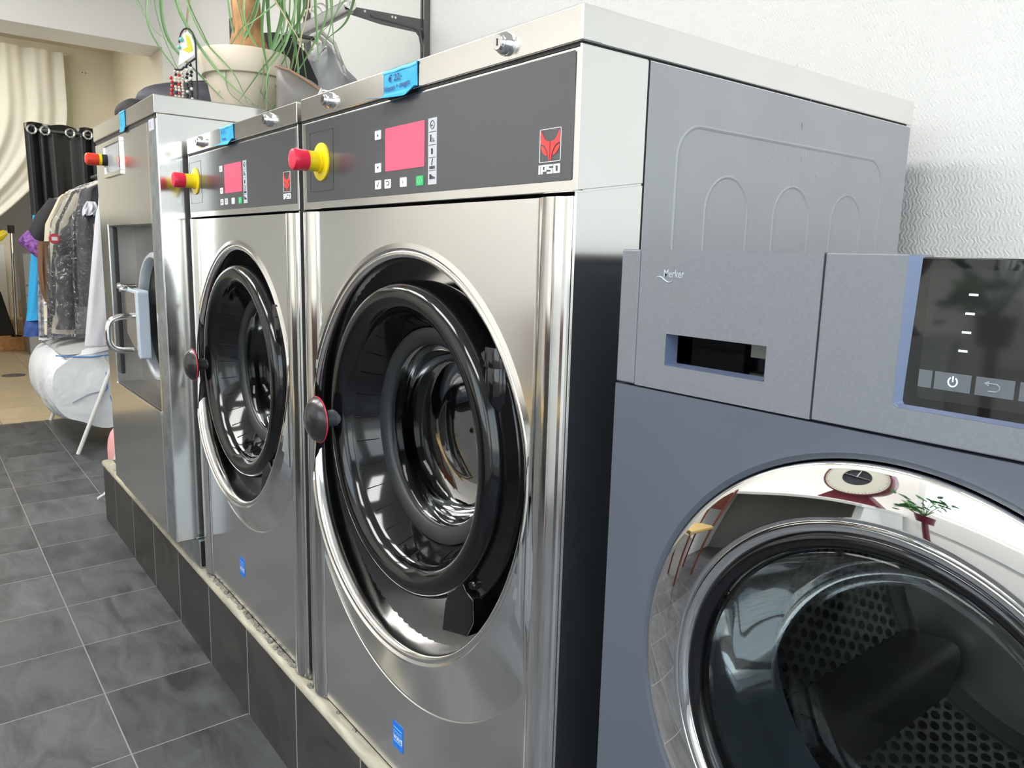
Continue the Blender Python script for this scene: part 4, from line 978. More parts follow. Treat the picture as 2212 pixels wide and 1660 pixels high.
def bracelets():
    z0 = 1.5222; bx_, by = -1.640, .052
    Rv = Vector((.616, .787, 0)); Dv = Vector((.785, -.619, 0)); B = Vector((bx_, by, z0))
    def pt(s, h, d=0): return B+Rv*s+Dv*d+Vector((0, 0, h))
    t = thing('bracelet_stand', 'small wire bracelet stand with a white card, beside the plant pot', 'jewellery stand', tuple(B))
    wr = MB(); pts = [pt(.030, .0)]+[pt(.030, .10)]+[pt(.008+.022*cos(a), .165+.040*sin(a)) for a in [0, .4, .8, 1.2, 1.6, 2.0, 2.4, 2.8, 3.1]]
    wr.tube(pts, .0022, 8); wr.tube([pt(-.012, .098), pt(.012, .118), pt(.030, .130)], .003, 8); wr.tube([pt(-.03, .098), pt(-.012, .098)], .003, 8)
    wr.tube([pt(.030, .003), pt(.030, .003, -.06), pt(-.03, .003, -.06), pt(-.03, .003), pt(.030, .003)], .0025, 8); wr.build('wire_frame', M['wire'], t)
    cd = MB(); cp = [(-.020, .108), (.026, .138), (.026, .165), (.018, .190), (.008, .198), (-.004, .190), (-.012, .165)]
    cd.add([pt(s, h, -.002) for s, h in cp]+[pt(s, h, -.004) for s, h in cp], [tuple(range(7)), tuple(range(7, 14))[::-1]]+[(i, (i+1) % 7, 7+(i+1) % 7, 7+i) for i in range(7)])
    cdo = cd.build('card', M['card'], t)
    yp = MB(); yp.add([pt(s, h, -.0012) for s, h in ((.002, .190), (.014, .184), (.020, .160), (.022, .150), (.010, .142), (-.006, .150), (.008, .158))], [tuple(range(7))]); yp.build('yellow_print', M['cardy'], cdo)
    mt = MB(); mt.ball(pt(-.008, .176), .006, 10); mt.ball(pt(-.015, .156), .0052, 10); mt.build('mint_bead', M['mint'], t)
    def strand(s, top, bot, m, lab, r=.0042, two=None):
        mb = MB(); m2 = MB(); n_ = int((top-bot)/(r*1.7))
        for i in range(n_):
            h = top-(top-bot)*i/max(1, n_-1)
            (m2 if (two and i % 3 == 1) else mb).ball(pt(s+.0015*sin(i*1.3), h, .004+.002*cos(i*1.1)), r, 8)
        o = mb.build('bracelet', m); tag(o, lab, 'bracelet', 'bracelets on the wire stand')
        if two: m2.build('accent_beads', two, o)
    strand(-.038, .075, .004, M['beadred'], 'red beaded bracelet hanging at the left end of the wire stand', .005)
    strand(-.027, .092, .005, M['beadwhite'], 'ivory bracelet with black beads hanging next to the red one', .0042, M['beadblack'])
    strand(-.018, .090, .004, M['beadwhite'], 'ivory bracelet with red beads in the middle of the stand', .0042, M['beadred'])
    strand(-.008, .088, .005, M['beadwhite'], 'plain ivory bracelet hanging just left of the dark ones', .0040)
    strand(.004, .105, .004, M['beadblack'], 'black and white bracelet hanging just right of the ivory ones', .0046, M['card'])
    strand(.016, .110, .004, M['beadblack'], 'black and white bracelet hanging against the wire post', .0046, M['card'])
bracelets()

def blob(c, sx_, sy_, sz, rotz=0, flat=0, lump=0.0, seed=1, n=28, e=1.0):
    """soft rounded lump resting on its base: superellipsoid with a few low-frequency bulges"""
    mb = MB(); random.seed(seed); ph = [random.uniform(0, 6.28) for _ in range(6)]
    def sp(v, p): return (1 if v >= 0 else -1)*abs(v)**p
    def f(u, v):
        a, b = 2*pi*u, pi*v
        k = 1+lump*(sin(3*a+ph[0])*sin(2*b+ph[1])+.6*sin(5*a+ph[2])*sin(4*b+ph[3]))
        x, y, z = sx_*k*sp(sin(b), e)*sp(cos(a), e), sy_*k*sp(sin(b), e)*sp(sin(a), e), sz*k*sp(cos(b), e)
        if z < -sz*(1-flat): z = -sz*(1-flat)
        return (c[0]+x*cos(rotz)-y*sin(rotz), c[1]+x*sin(rotz)+y*cos(rotz), c[2]+z)
    return mb.grid(f, n, n//2, True)
RZ_ = math.atan2(.787, .616)
# bags and caps lying on the leftmost machine
b = thing('shoulder_bag', 'dark navy bag lying behind the bracelet stand on the leftmost machine', 'bag', (-2.10, .24, 1.5222))
blob((-2.09, .235, 1.595), .225, .085, .085, RZ_, .14, .05, 3, e=.8).build('bag_body', M['navy'], b)
MB().tube([(-2.22, .10, 1.62), (-2.17, .17, 1.675), (-2.08, .27, 1.682), (-1.99, .36, 1.668)], .006, 8, flat=2).build('bag_seam', M['blackcloth'], b)
b = thing('backpack', 'tall rounded black bag standing behind the palm trunk', 'bag', (-1.98, .46, 1.5222))
def puffy(c, prof, depth, n=7):
    """soft upright bag: an outline in the (sideways, up) plane swelling to the given depth front and back"""
    mb = MB(); k = len(prof); cs = sum(p_[0] for p_ in prof)/k; ch = sum(p_[1] for p_ in prof)/k*.8
    out = []
    for i in range(k-1):
        for q_ in range(4): out.append((prof[i][0]+(prof[i+1][0]-prof[i][0])*q_/4, prof[i][1]+(prof[i+1][1]-prof[i][1])*q_/4))
    for q_ in range(8): out.append((prof[-1][0]+(prof[0][0]-prof[-1][0])*q_/8, prof[-1][1]+(prof[0][1]-prof[-1][1])*q_/8))
    m_ = len(out)
    for sg in (1, -1):
        vs = []
        for j in range(n+1):
            r = 1-j/n
            for s, h in out:
                ss, hh = cs+(s-cs)*r, ch+(h-ch)*r; d = sg*depth*(1-r**3.2)**.6*(1+.08*sin(ss*40)*sin(hh*33))
                vs.append((c[0]+.616*ss+.785*d, c[1]+.787*ss-.619*d, c[2]+max(0, hh)))
        mb.add(vs, [(j*m_+i, j*m_+(i+1) % m_, (j+1)*m_+(i+1) % m_, (j+1)*m_+i) for j in range(n) for i in range(m_)])
    return mb
mb = puffy((-1.99, .41, 1.5222), [(-.20, 0), (-.19, .10), (-.145, .19), (-.075, .29), (-.03, .325), (.03, .33), (.085, .315), (.13, .27), (.17, .18), (.185, .08), (.19, 0)], .07)
mb.build('bag_body', M['blackcloth'], b, angle=70)
MB().tube([(-1.93, .455, 1.835), (-1.88, .46, 1.832), (-1.81, .47, 1.812), (-1.76, .475, 1.80)], .006, 8).build('strap', M['blackcloth'], b)
b = tag(blob((-2.13, .03, 1.5222+.035), .062, .05, .05, .9, .3, .02, 5).build('cap', M['blackcloth']), 'small round dark cap at the far left corner of the leftmost machine top', 'cap')
yp = MB(); yp.prism([(-1.86, 1.60), (-1.82, 1.60), (-1.815, 1.71), (-1.83, 1.725), (-1.86, 1.70)], .355, .375); o = yp.build('yellow_tag', M['yellow'], bevel=.002)
o.location.x += .14; o.location.y += .03; o.location.z = 1.5222
tag(o, 'yellow tag standing right behind the palm trunk in the pot', 'tag')
# grey bag on the smaller washer
b = thing('grey_handbag', 'soft grey handbag lying on top of the smaller washer right of the pot', 'bag', (-1.30, .30, 1.4167))
mb = puffy((-1.40, .30, 1.4167), [(-.085, 0), (-.088, .10), (-.086, .20), (-.078, .215), (-.05, .205), (.01, .175), (.06, .14), (.09, .115), (.095, 0)], .055)
mb.build('bag_body', M['greybag'], b, angle=60)
def bp_(s, h, d): return (-1.40+.616*s+.785*d, .30+.787*s-.619*d, 1.4167+h)
MB().tube([bp_(-.08, .205, .03), bp_(-.04, .195, .035), (bp_(.02, .16, .035)), bp_(.07, .125, .03)], .003, 6).build('bag_piping', mat('tan_piping', srgb(170, 130, 104), .5), b)
MB().tube([bp_(.055, .11, .05), bp_(.07, .135, .055), bp_(.085, .13, .055), bp_(.095, .10, .05)], .005, 8).tube([bp_(.035, .12, .05), bp_(.05, .145, .055), bp_(.065, .14, .055), bp_(.075, .11, .05)], .005, 8).build('bag_buckles', M['lock'], b)
wb = MB(); wb.box(-1.20, -1.02, .50, .72, 1.4172, 1.55); o = wb.build('white_box', mat('white_cardboard', srgb(240, 238, 230), .6), bevel=.004)
tag(o, 'low white cardboard box behind the grey handbag on the smaller washer', 'box')

# wall uprights, bracket arm and clothes rail behind the machines
for x, z0, lab in ((-1.733, 1.30, 'dark slotted upright on the wall right of the clothes rail'), (-2.707, 1.30, 'dark slotted upright on the wall just behind the palm leaves'), (-3.662, 1.30, 'grey slotted upright on the wall near the left end of the shop')):
    zt_ = 2.6 if x > -3 else 2.33
    t = thing('wall_upright', lab, 'shelf upright', (x, .87, z0), 'uprights on the back wall')
    u = MB(); u.box(x-.013, x-.004, .856, .8799, z0, zt_); u.box(x+.004, x+.013, .856, .8799, z0, zt_); u.box(x-.004, x+.004, .874, .8799, z0, zt_); u.build('channel', M['upright'], t, bevel=.001)
    sc = MB()
    for i in range(6): sc.lathe([(0, -.002), (.004, -.0015), (.005, 0)], (x, .874, z0+.1+i*.2), 'y', 10)
    sc.build('screws', M['lock'], t)
def rail():
    t = thing('clothes_rail', 'grey metal clothes rail on a bracket arm above the machines', 'clothes rail', (-2.3, .6, 1.86))
    r = MB(); r.prism(rrect(.570, .592, 1.886, 1.928, .005, 3), -3.0, -1.715, 'yz'); r.build('rail', M['rail'], t, angle=50)
    e = MB(); e.lathe([(0, .012), (.017, .012), (.019, .006), (.019, -.004), (.012, -.006)], (-1.718, .581, 1.910), 'x', 20); e.lathe([(0, .018), (.006, .018), (.008, .012)], (-1.718, .581, 1.910), 'x', 12); e.build('end_bolt', M['lock'], t)
    for x in (-1.735, -2.709):
        a = MB(); a.prism([(.578, 1.912), (.578, 1.890), (.70, 1.880), (.834, 1.880), (.846, 1.868), (.858, 1.818), (.8555, 1.818), (.872, 1.818), (.872, 1.925), (.862, 1.925)], x-.004, x+.004, 'yz')
        ao = a.build('bracket_arm', M['upright'], t, bevel=.001)
        rb = MB(); rb.tube([(x+.005, .66, 1.897), (x+.005, .82, 1.892), (x+.005, .845, 1.882), (x+.005, .860, 1.832)], .004, 6); rb.build('pressed_rib', M['upright'], ao)
        sc = MB()
        for yy, zz in ((.64, 1.907), (.74, 1.9095), (.752, 1.9095), (.856, 1.893)): sc.lathe([(0, .0052), (.004, .005), (.005, .003)], (x, yy, zz), 'x', 10)
        sc.build('rivets', M['lock'], ao)
rail()
def hanger(name, lab, x, y, z, half=.21, tilt=.0, grp='white hangers', mt=None):
    """hanger in the y-z plane hooked over a rail at (x, y, z)"""
    t = thing(name, lab, 'hanger', (x, y, z), grp); m_ = mt or M['hanger']
    h = MB(); h.tube([(x, y-.022*cos(a)*1.0, z+.012+.022*sin(a)) for a in [-.2, .3, .8, 1.3, 1.8, 2.3, 2.8, 3.14]]+[(x, y+.020, z-.01), (x, y+.004, z-.035), (x, y, z-.06)], .0028, 8); h.build('hook', m_, t)
    s = MB(); s.tube([(x, y-half, z-.135-tilt), (x, y-half*.55, z-.085), (x, y, z-.058), (x, y+half*.55, z-.085), (x, y+half, z-.135+tilt)], [.006, .007, .008, .007, .006], 10); s.build('shoulder_bar', m_, t)
for i, (x, lab) in enumerate(((-1.93, 'white hanger nearest the bracket on the rail, holding the plastic wrap'), (-1.97, 'white hanger second from the bracket on the rail'), (-2.02, 'white hanger third from the bracket on the rail'))):
    hanger('clothes_hanger', lab, x, .581, 1.929, .085, -.04, 'white hangers on the wall rail')
def wrap():
    t = thing('wrapped_garment', 'garment in clear plastic hanging from the wall rail behind the price note', 'garment', (-1.97, .62, 1.42))
    g = MB()
    def sh(sc_, bulge):
        def f(u, v):
            a = 2*pi*u; w_ = (.03+.205*min(1, v*2.6)**.75)*sc_; th = (.03+.055*min(1, v*2))*bulge
            z = 1.862-.46*v-.10*abs(cos(a))**1.3*(1-.3*v)*(1 if v < .98 else 1)
            n_ = .012*sin(7*a+9*v)+.008*sin(13*a-17*v)
            return (-1.975+th*sin(a)+n_, .605+w_*cos(a)+n_*.5, max(z, 1.425))
        return f
    g.grid(sh(.62, .6), 40, 16, True); g.build('shirt', mat('pale_grey_cotton', srgb(226, 228, 232), .8), t)
    b_ = MB(); b_.add([(-1.905, .66+dy, z) for dy, z in ((.02, 1.71), (.10, 1.745), (.12, 1.70), (.04, 1.58))], [(0, 1, 2, 3)]); b_.build('print', mat('dull_red_print', srgb(206, 150, 140), .7), t, solid=.001)
    p = MB(); p.grid(sh(1.08, 1.15), 48, 20, True); p.build('plastic_cover', M['plastich'], t, angle=80)
wrap()

# ------------------------------------------------------------------ clothes rack at the far left
def rack():
    t = thing('garment_rail', 'clothes rail fixed to the back wall behind the leftmost machine, carrying the garments', 'clothes rail', (-4.45, .64, 1.53))
    MB().cyl((-5.02, .40, 1.56), (-3.85, .40, 1.56), .012, 14).build('rail', M['rail'], t)
    for x in (-3.90, -4.97):
        MB().tube([(x, .40, 1.56), (x, .874, 1.56)], .010, 10).lathe([(0, .002), (.03, .002), (.03, -.006), (.012, -.008)], (x, .876, 1.56), 'y', 20).build('wall_arm', M['rail'], t)
rack()
LABH = ['white hanger holding the white coat', 'white hanger holding the shirt in plastic', 'white hanger holding the black quilted coat', 'white hanger holding the cream coat', 'white hanger holding the patterned dress', 'white hanger holding the blue trousers']
for i, x in enumerate((-4.05, -4.19, -4.345, -4.49, -4.61, -4.73)): hanger('clothes_hanger', LABH[i], x, .40, 1.572, .20, 0, 'white hangers on the clothes rack')
def loft(mb, x, secs, thick, n=26, m=26, wr=.010, seed=1, freq=7):
    """hanging cloth: secs = (z, y_left, y_right) from top to bottom"""
    random.seed(seed); p = [random.uniform(0, 6) for _ in range(4)]
    def f(u, v):
        k = v*(len(secs)-1); i = min(int(k), len(secs)-2); fr_ = k-i
        a, b_ = secs[i], secs[i+1]; z = a[0]*(1-fr_)+b_[0]*fr_; l = a[1]*(1-fr_)+b_[1]*fr_; r = a[2]*(1-fr_)+b_[2]*fr_
        c, h = (l+r)/2, (r-l)/2; an = 2*pi*u
        th = thick*min(1, .35+1.6*v)
        w_ = wr*(sin(freq*an+p[0]+3*v)+.6*sin(freq*1.7*an+p[1]-5*v))*min(1, v*3)
        return (x+(th+w_)*(abs(sin(an))**.8)*(1 if sin(an) > 0 else -1), c+h*(abs(cos(an))**.85)*(1 if cos(an) > 0 else -1), z+w_*.4)
    return mb.grid(f, n*2, m, True)
def cover(t, x, secs, thick, seed):
    mb = MB(); loft(mb, x, secs, thick, 28, 30, .014, seed, 9); return mb.build('plastic_cover', M['plastic'], t, angle=80)
# white coat, nearest
t = thing('white_coat', 'plain white long coat hanging nearest on the rack, beside the leftmost machine', 'coat', (-4.05, .40, .55), 'garments on the rack')
loft(MB(), -4.05, [(1.50, .33, .47), (1.47, .285, .52), (1.38, .25, .56), (1.15, .245, .60), (.85, .235, .62), (.60, .215, .64)], .045, seed=4, freq=4).build('body', M['coatw'], t)
loft(MB(), -4.00, [(1.46, .28, .36), (1.30, .225, .325), (1.0, .185, .300), (.75, .15, .265), (.60, .13, .235)], .035, seed=6, freq=3, wr=.005).build('sleeve', M['coatw'], t)
loft(MB(), -3.965, [(1.46, .36, .44), (1.30, .31, .42), (1.0, .275, .395), (.75, .255, .37), (.575, .245, .345)], .03, seed=8, freq=3, wr=.005).build('sleeve', M['coatw'], t)
bt = MB()
for dy in (.275, .30): bt.lathe([(0, .006), (.006, .005), (.007, 0)], (-3.938, dy, .625), 'x', 10)
bt.build('cuff_buttons', M['ink'], t)
# striped shirt in plastic
t = thing('dark_shirt', 'dark patterned shirt with a white collar in plastic, between the white and the quilted coat', 'shirt', (-4.19, .40, .8), 'garments on the rack')
loft(MB(), -4.19, [(1.48, .30, .48), (1.44, .21, .55), (1.30, .16, .6), (1.0, .155, .6), (.80, .15, .6)], .045, seed=12).build('body', M['navy'], t)
loft(MB(), -4.145, [(1.37, .21, .255), (1.33, .19, .27), (1.295, .185, .25)], .03, seed=13).build('collar', M['coatw'], t)
MB().box(-4.143, -4.135, .235, .265, 1.13, 1.25).build('orange_tag', mat('orange_tag', srgb(226, 150, 110), .6), t)
cover(t, -4.19, [(1.50, .33, .47), (1.45, .19, .56), (1.25, .135, .62), (.95, .125, .62), (.66, .12, .62)], .055, 5)
# black quilted coat
t = thing('quilted_coat', 'long charcoal quilted coat with a round red patch on the sleeve', 'coat', (-4.345, .40, .6), 'garments on the rack')
secs = []
for i in range(24):
    v = i/23; z = 1.46-.80*v; yl = .26-.20*min(1, v*2.6)**.8-.035*v; yl += .010*sin(i*2.4)
    secs.append((z, yl+.03, .62))
loft(MB(), -4.345, secs, .062, 30, 60, .010, 3, 5).build('body', M['puffer'], t)
pt_ = MB(); pt_.lathe([(0, .004), (.026, .004), (.028, .0)], (-4.268, .062, 1.165), 'x', 24); po = pt_.build('sleeve_patch', mat('red_patch', srgb(190, 70, 80), .6), t)
po.data.transform(Matrix.Identity(4))
MB().box(-4.2645, -4.2620, .048, .076, 1.155, 1.175).build('patch_centre', M['coatw'], po)
cover(t, -4.345, [(1.50, .30, .48), (1.43, .16, .58), (1.25, .06, .63), (1.0, .02, .63), (.75, .01, .63), (.615, .0, .60)], .085, 9)
# cream coat
t = thing('cream_coat', 'cream coat with brown lower sleeve, hanging just behind the quilted coat', 'coat', (-4.49, .40, .6), 'garments on the rack')
loft(MB(), -4.49, [(1.47, .28, .48), (1.41, .13, .58), (1.25, .05, .62), (1.0, .02, .62), (.62, .005, .62)], .05, seed=22).build('body', M['creamcoat'], t)
loft(MB(), -4.475, [(1.15, .005, .07), (1.0, -.005, .06), (.88, .0, .05), (.80, .02, .05)], .045, seed=23, wr=.004).build('sleeve', M['brown'], t)
bt = MB()
for zz in (.80, .70): bt.ball((-4.445, .015, zz), .010, 8)
bt.build('buttons', M['card'], t)
# patterned dress with purple cuff, blue trousers
t = thing('patterned_dress', 'dark dress with a purple patterned sleeve end sticking out to the left', 'dress', (-4.61, .40, .6), 'garments on the rack')
loft(MB(), -4.61, [(1.43, .26, .5), (1.37, .10, .58), (1.20, .03, .62), (.9, .01, .62), (.64, .005, .62)], .045, seed=31).build('body', M['bluefloral'], t)
mb = MB(); mb.tube([(-4.58, .14, 1.36), (-4.56, .06, 1.26), (-4.54, .0, 1.15)], [.06, .058, .052], 14); mb.build('upper_sleeve', M['blackcloth'], t)
mb = MB(); mb.tube([(-4.545, -.055, 1.175), (-4.535, -.02, 1.145), (-4.53, .035, 1.095), (-4.53, .065, 1.06)], [.046, .050, .052, .050], 14); mb.build('sleeve_cuff', M['purple'], t)
cover(t, -4.61, [(1.46, .28, .48), (1.38, .09, .58), (1.28, .02, .62), (1.17, .0, .62)], .060, 15)
t = thing('blue_trousers', 'bright blue trousers with navy hem hanging leftmost on the rack', 'trousers', (-4.73, .3, .55), 'garments on the rack')
loft(MB(), -4.73, [(1.30, .02, .3), (1.10, .0, .28), (.95, -.02, .24), (.75, -.045, .2), (.68, -.055, .17)], .035, seed=41, wr=.005).build('legs', M['bluecloth'], t)
loft(MB(), -4.73, [(.685, -.058, .17), (.63, -.07, .165), (.585, -.075, .15)], .038, seed=42, wr=.005).build('hem', mat('navy_denim', srgb(54, 84, 150), .7), t)
t = thing('black_white_scarf', 'black and white patterned scarf hanging between the blue trousers and the cream coat', 'scarf', (-4.50, .0, .56), 'garments on the rack')
loft(MB(), -4.52, [(.96, .0, .05), (.8, -.012, .05), (.60, -.02, .055)], .02, seed=51, wr=.004).build('cloth', M['bw'], t)
loft(MB(), -4.52, [(.602, -.02, .055), (.585, -.022, .058)], .022, seed=52, wr=.002).build('white_end', M['coatw'], t)

# ------------------------------------------------------------------ white laundry bag on folding legs
t = thing('laundry_bag_stand', 'big white laundry bag with blue seams on white folding legs', 'laundry bag', (-4.5, .27, 0))
mb = MB()
def bag(u, v):
    a = 2*pi*u
    # cross-section in y-z, swept along x
    x = -4.98+.92*v; e = 1-.10*abs(2*v-1)**4
    hw, hh = .325*e, .235*e
    yy, zz = cos(a), sin(a)
    y = .265+hw*(abs(yy)**.80)*(1 if yy > 0 else -1)
    z = .345+hh*(abs(zz)**.75)*(1 if zz > 0 else -1)
    if zz < 0: y += -.02*zz
    n_ = .006*sin(5*a+7*v)+.005*sin(9*a-11*v)
    return (x, y, z+n_)
mb.grid(bag, 56, 14, True)
k0 = 56
front = [bag(i/56, 1) for i in range(56)]; back_ = [bag(i/56, 0) for i in range(56)]
for s_, src, xb in ((1, front, .02), (-1, back_, -.02)):
    rings = []
    for q_ in (1, .8, .5, .2): rings.append([(p_[0]+xb*(1-q_), .265+(p_[1]-.265)*q_, .345+(p_[2]-.345)*q_+.004*sin(6*q_+p_[1]*20)) for p_ in src])
    vs = [p_ for r_ in rings for p_ in r_]
    mb.add(vs, [(j*56+i, j*56+(i+1) % 56, (j+1)*56+(i+1) % 56, (j+1)*56+i) for j in range(3) for i in range(56)]+[tuple(range(168, 224))])
mb.build('bag_body', M['bagw'], t, angle=60)
mt_ = MB(); mt_.grid(lambda u, v: (-4.94+.86*v, .265+.235*(2*u-1), .545+.052*max(0, 1-(2*u-1)**2)**.6*(1-abs(2*v-1)**4)), 24, 10); mt_.build('mesh_top', mat('grey_mesh_top', srgb(190, 190, 188), .7), t)
sm = MB(); X = -4.048
sm.tube([(X-.02, .0, .545), (X-.01, .08, .535), (X-.005, .17, .53), (X-.005, .25, .535), (X-.005, .31, .532)], .004, 6); sm.tube([(X, .235, .44), (X+.004, .235, .35), (X+.002, .225, .335)], .004, 6)
sm.tube([(X, .31, .53), (X+.003, .305, .47)], .004, 6); sm.tube([(X+.002, .245, .31), (X, .27, .22), (X-.004, .31, .155)], .004, 6)
sm.build('blue_seams', M['seamblue'], t)
sg = MB(); sg.tube([(X+.003, .06, .285), (X+.006, .14, .325), (X+.006, .22, .34)], .003, 6); sg.tube([(X+.003, .24, .44), (X+.004, .30, .45)], .003, 6); sg.build('grey_seams', mat('grey_seam', srgb(150, 156, 164), .7), t)
for x, lab in ((-4.02, 0), (-5.03, 1)):
    MB().tube([(x, .065, .0), (x, .27, .50)], .011, 12).build('leg', M['legw'], t); MB().tube([(x-.025, .50, .0), (x-.025, .22, .53)], .011, 12).build('leg', M['legw'], t)
# pink cloth bag on the floor at the end of the plinth
t = thing('pink_bag', 'pink cloth bag with a white cord at the far end of the plinth', 'bag', (-3.25, .17, 0))
blob((-3.20, .18, .16), .12, .10, .17, .4, .06, .05, 8, e=.9).build('bag_body', M['pink'], t)
MB().tube([(-3.16, .10, .20), (-3.14, .075, .12), (-3.13, .06, .05), (-3.12, .03, .02), (-3.10, .00, .012)], .006, 8).build('cord', M['card'], t)

# ------------------------------------------------------------------ curtains and things in the back room
t = thing('eyelet_curtain', 'short black vinyl curtain with steel eyelets behind the clothes rack', 'curtain', (-5.4, .32, .28))
mb = MB()
def bc(u, v):
    y = .10+.62*u+ .0*v; y -= (.012-.030*v)*(1-u)
    return (-5.42+.035*sin(2*pi*u*4.2+.6)*(.6+.4*v)+.006*sin(u*37), y-.02*v*(1-u), 1.905+.015*abs(sin(u*13))-1.55*v)
mb.grid(bc, 120, 24); mb.build('curtain_cloth', M['curtainb'], t, solid=.003, angle=80)
for y in (.125, .200, .345, .45, .56):
    mb = MB(); mb.lathe([(.020, -.004), (.026, -.007), (.031, -.003), (.031, .003), (.026, .007), (.020, .004), (.020, -.004)], (-5.375, y, 1.865), 'x', 24); mb.build('eyelet', M['lock'], t)
r_ = MB(); r_.cyl((-5.40, .14, 1.867), (-5.40, .884, 1.867), .009, 12); tag(r_.build('curtain_rod', M['upright']), 'dark rod carrying the black eyelet curtain', 'curtain rod')
t = thing('sheer_curtain', 'long sheer white curtain drawn aside in the opening to the back room', 'curtain', (-6.5, -.2, 1.1))
mb = MB()
def sc(u, v):
    # gathered to the left towards the bottom
    y = -.95+1.46*u; z = 2.60-1.30*v
    pull = max(0, (v-.30)/.70)
    y = y-(1.0*(u+.18)*.62)*pull**2.2
    z2 = z-.32*(u)*pull*0+.10*pull*(1-u)
    return (-6.50+.022*sin(u*44+v*2)*(1-.3*v)+.010*sin(u*97), y, z2-.16*u*pull**2)
mb.grid(sc, 150, 26); mb.build('curtain_cloth', M['sheer'], t, angle=80)
t = thing('grey_cabinet', 'grey metal cabinet in the back room left of the hanging clothes', 'cabinet', (-8.7, .52, 0))
mb = MB(); mb.box(-8.88, -8.45, .33, .95, .0, 1.02); mb.build('cabinet_body', M['cab'], t, bevel=.006)
mb = MB(); mb.box(-8.45, -8.435, .34, .94, .70, .715); mb.box(-8.45, -8.435, .34, .94, .60, .612); mb.build('drawer_edges', M['upright'], t)
MB().tube([(-8.44, .40, .87), (-8.435, .44, .92)], .006, 6).build('door_clip', M['legw'], t)
t = thing('mop_pole', 'shiny steel pole standing beside the grey cabinet in the back room', 'pole', (-8.7, .26, .0))
MB().cyl((-8.80, .255, .162), (-8.80, .285, 1.26), .013, 12).build('pole', M['polish'], t); MB().cyl((-8.80, .283, 1.22), (-8.80, .286, 1.30), .03, 12).build('pole_head', M['blackcloth'], t)
MB().lathe([(0, 0), (.05, 0), (.05, .012), (.014, .02)], (-8.80, .255, .161), 'z', 20).build('pole_base', M['blackp'], t)
mb = MB(); mb.tube([(-8.8, -.05, 1.10), (-8.78, .08, 1.16), (-8.78, .18, 1.19), (-8.78, .235, 1.23)], [.08, .07, .05, .03], 12); tag(mb.build('yellow_cloth', M['yellow']), 'yellow cloth hanging beside the steel pole in the back room', 'cloth')
t = thing('shelf_unit', 'pale shelf unit at the left edge behind the steel pole', 'shelf', (-9.3, .1, .31))
mb = MB(); mb.box(-9.6, -9.4, -.5, .35, .31, 1.25); mb.build('back_board', M['cream'], t); MB().box(-9.4, -9.38, .20, .26, .31, 1.1).build('side_post', M['desk'], t)
mb = MB(); mb.prism([(.06, .165), (.26, .165), (.22, .34), (.16, .62), (.10, .66), (.06, .60)], -8.95, -8.91, 'yz'); tag(mb.build('dark_ironing_cloth', M['blackcloth'], bevel=.01), 'dark cloth leaning beside the foot of the steel pole', 'cloth')
mb = MB(); mb.lathe([(0, .0), (.09, .0), (.085, .004), (0, .005)], (-7.12, .06, .001), 'z', 24); tag(mb.build('drain_cover', M['upright']), 'small dark drain cover set in the tan floor', 'drain')

# ------------------------------------------------------------------ the side of the shop opposite the machines (seen as reflections)
t = thing('counter', 'white laminate counter opposite the machines', 'counter', (-1.6, -2.3, 0))
MB().box(-2.6, -.6, -2.595, -1.95, .86, .90).build('worktop', M['desk'], t, bevel=.004)
for x in (-2.55, -.66): MB().box(x, x+.05, -2.55, -2.0, 0, .86).build('side_panel', M['desk'], t)
MB().box(-2.5, -.66, -2.55, -2.53, .0, .86).build('back_panel', M['cab'], t)
mb = MB(); mb.box(-.51, .35, -2.598, -2.575, .78, 1.04); tag(mb.build('white_board', M['desk'], bevel=.003), 'blank white board fixed under the shop window', 'board')
t = thing('trailing_plant', 'trailing green plant on a tall maroon stand in front of the white board', 'potted plant', (-.36, -2.25, .0))
MB().lathe([(0, .0), (.15, .0), (.15, .02), (.02, .03), (.02, .88), (.05, .885), (.065, .985), (.06, .985), (.055, .975), (0, .97)], (-.36, -2.25, .0), 'z', 28).build('pot_stand', M['maroon'], t)
random.seed(5); st = MB(); lf = MB()
for i in range(14):
    a = random.uniform(-2.6, 2.6); L = random.uniform(.12, .34); zt = random.uniform(.98, 1.32)
    pts = [Vector((-.36, -2.25, .98)), Vector((-.36+.4*L*sin(a), -2.25+.1*cos(a), .5*(zt+.98)+.05)), Vector((-.36+.75*L*sin(a), -2.25+.15*cos(a), zt))]
    st.tube(pts, .003, 6)
    for k in range(4):
        p_ = pts[1].lerp(pts[2], k/3) + Vector((random.uniform(-.03, .03), random.uniform(-.03, .03), random.uniform(-.03, .03)))
        b_ = random.uniform(0, 6.28); d = Vector((cos(b_), .3*sin(b_), .7*sin(b_))); e_ = Vector((-sin(b_)*.6, .5, cos(b_)*.6)); s_ = random.uniform(.04, .07)
        lf.add([p_, p_+d*s_*.4+e_*s_*.35, p_+d*s_*.8+e_*s_*.3, p_+d*s_*1.3, p_+d*s_*.8-e_*s_*.3, p_+d*s_*.4-e_*s_*.35], [(0, 1, 2, 3, 4, 5)])
st.build('stems', M['plantleaf'], t); lf.build('leaves', M['plantleaf'], t, smooth=False)
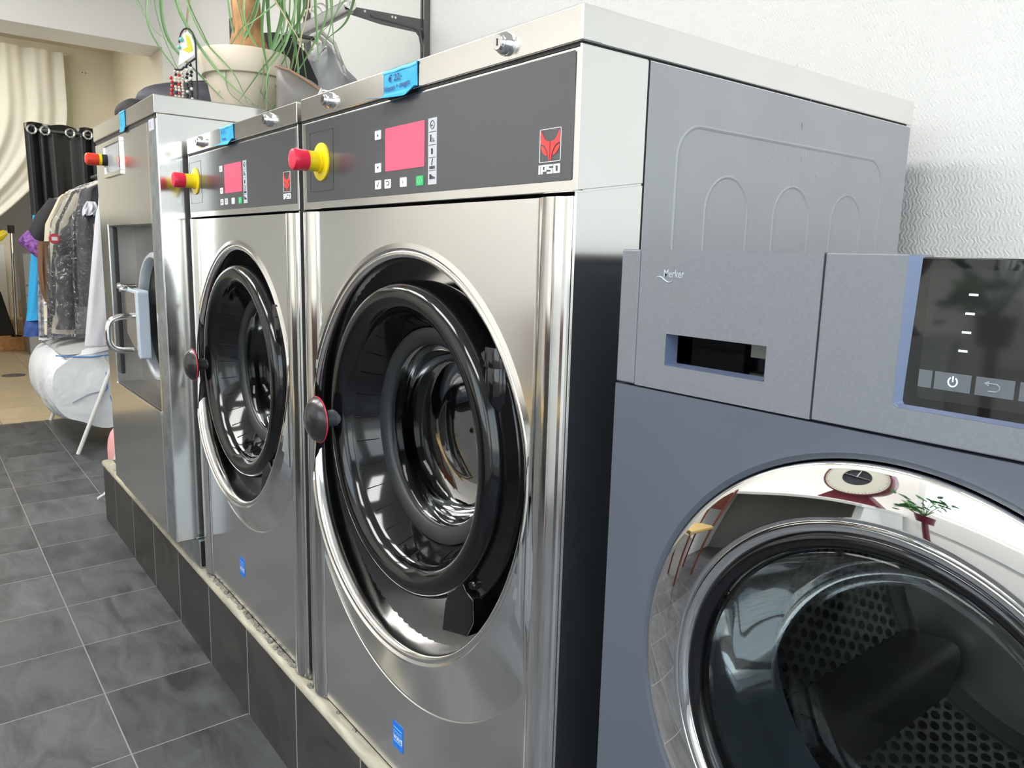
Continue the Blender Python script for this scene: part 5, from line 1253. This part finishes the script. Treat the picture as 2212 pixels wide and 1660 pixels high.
def chair(x, y):
    t = thing('wooden_chair', 'red brown wooden chair with a yellow seat, standing opposite the machines', 'chair', (x, y, 0))
    MB().box(x-.21, x+.21, y-.21, y+.21, .44, .48).build('seat', mat('yellow_cushion', srgb(186, 160, 100), .7), t, bevel=.012)
    for sx_ in (-.19, .19):
        MB().tube([(x+sx_, y+.19, 0), (x+sx_, y+.19, .44)], .018, 10).build('leg', M['brownwood'], t)
        MB().tube([(x+sx_, y-.19, 0), (x+sx_, y-.19, .45), (x+sx_, y-.24, .92)], .018, 10).build('leg', M['brownwood'], t)
    MB().box(x-.19, x+.19, y-.245, y-.215, .66, .88).build('backrest', M['brownwood'], t, bevel=.008)
chair(-1.95, -1.55)
def scale(x, y, z, r, yaw):
    t = thing('dial_scale', 'round maroon dial scale with a cream face on the counter', 'scale', (x, y, z))
    a = radians(yaw)
    rot = Matrix.Rotation(a, 4, 'Z')
    def put(mb): mb.v = [tuple(rot @ (Vector(v)-Vector((x, y, 0)))+Vector((x, y, 0))) for v in mb.v]; return mb
    zc = z+.11+r
    put(MB().lathe([(0, -.05), (r, -.05), (r+.012, -.03), (r+.015, .04), (r+.008, .065), (r-.005, .068), (r-.006, .060)], (x, y, zc), 'y', 64)).build('case', M['maroon'], t)
    put(MB().lathe([(r-.006, .060), (r*.46, .058), (r*.46, .050)], (x, y, zc), 'y', 64)).build('dial_face', M['dial'], t)
    put(MB().lathe([(r*.46, .048), (0, .046)], (x, y, zc), 'y', 48)).build('dial_centre', M['navy'], t)
    tk = MB()
    for i in range(60):
        b_ = 2*pi*i/60; L = .012 if i % 5 else .024
        tk.add([(x+(r-.012)*cos(b_-.008), y+.0605, zc+(r-.012)*sin(b_-.008)), (x+(r-.012)*cos(b_+.008), y+.0605, zc+(r-.012)*sin(b_+.008)), (x+(r-.012-L)*cos(b_+.008), y+.0605, zc+(r-.012-L)*sin(b_+.008)), (x+(r-.012-L)*cos(b_-.008), y+.0605, zc+(r-.012-L)*sin(b_-.008))], [(0, 1, 2, 3)])
    put(tk).build('scale_marks', M['ink'], t, smooth=False)
    nd = MB(); nd.cyl((x-r*.42, y+.055, zc+.03), (x+r*.42, y+.055, zc-.01), .006, 8); nd.cyl((x, y+.055, zc), (x+.01, y+.055, zc+r*.4), .006, 8); put(nd).build('pointer', M['lock'], t)
    put(MB().prism([(x-r*.9, z+.001), (x+r*.9, z+.001), (x+r*.5, z+.13), (x-r*.5, z+.13)], y-.05, y+.04)).build('base', M['maroon'], t, bevel=.01)
scale(-.80, -2.15, .90, .26, 0)
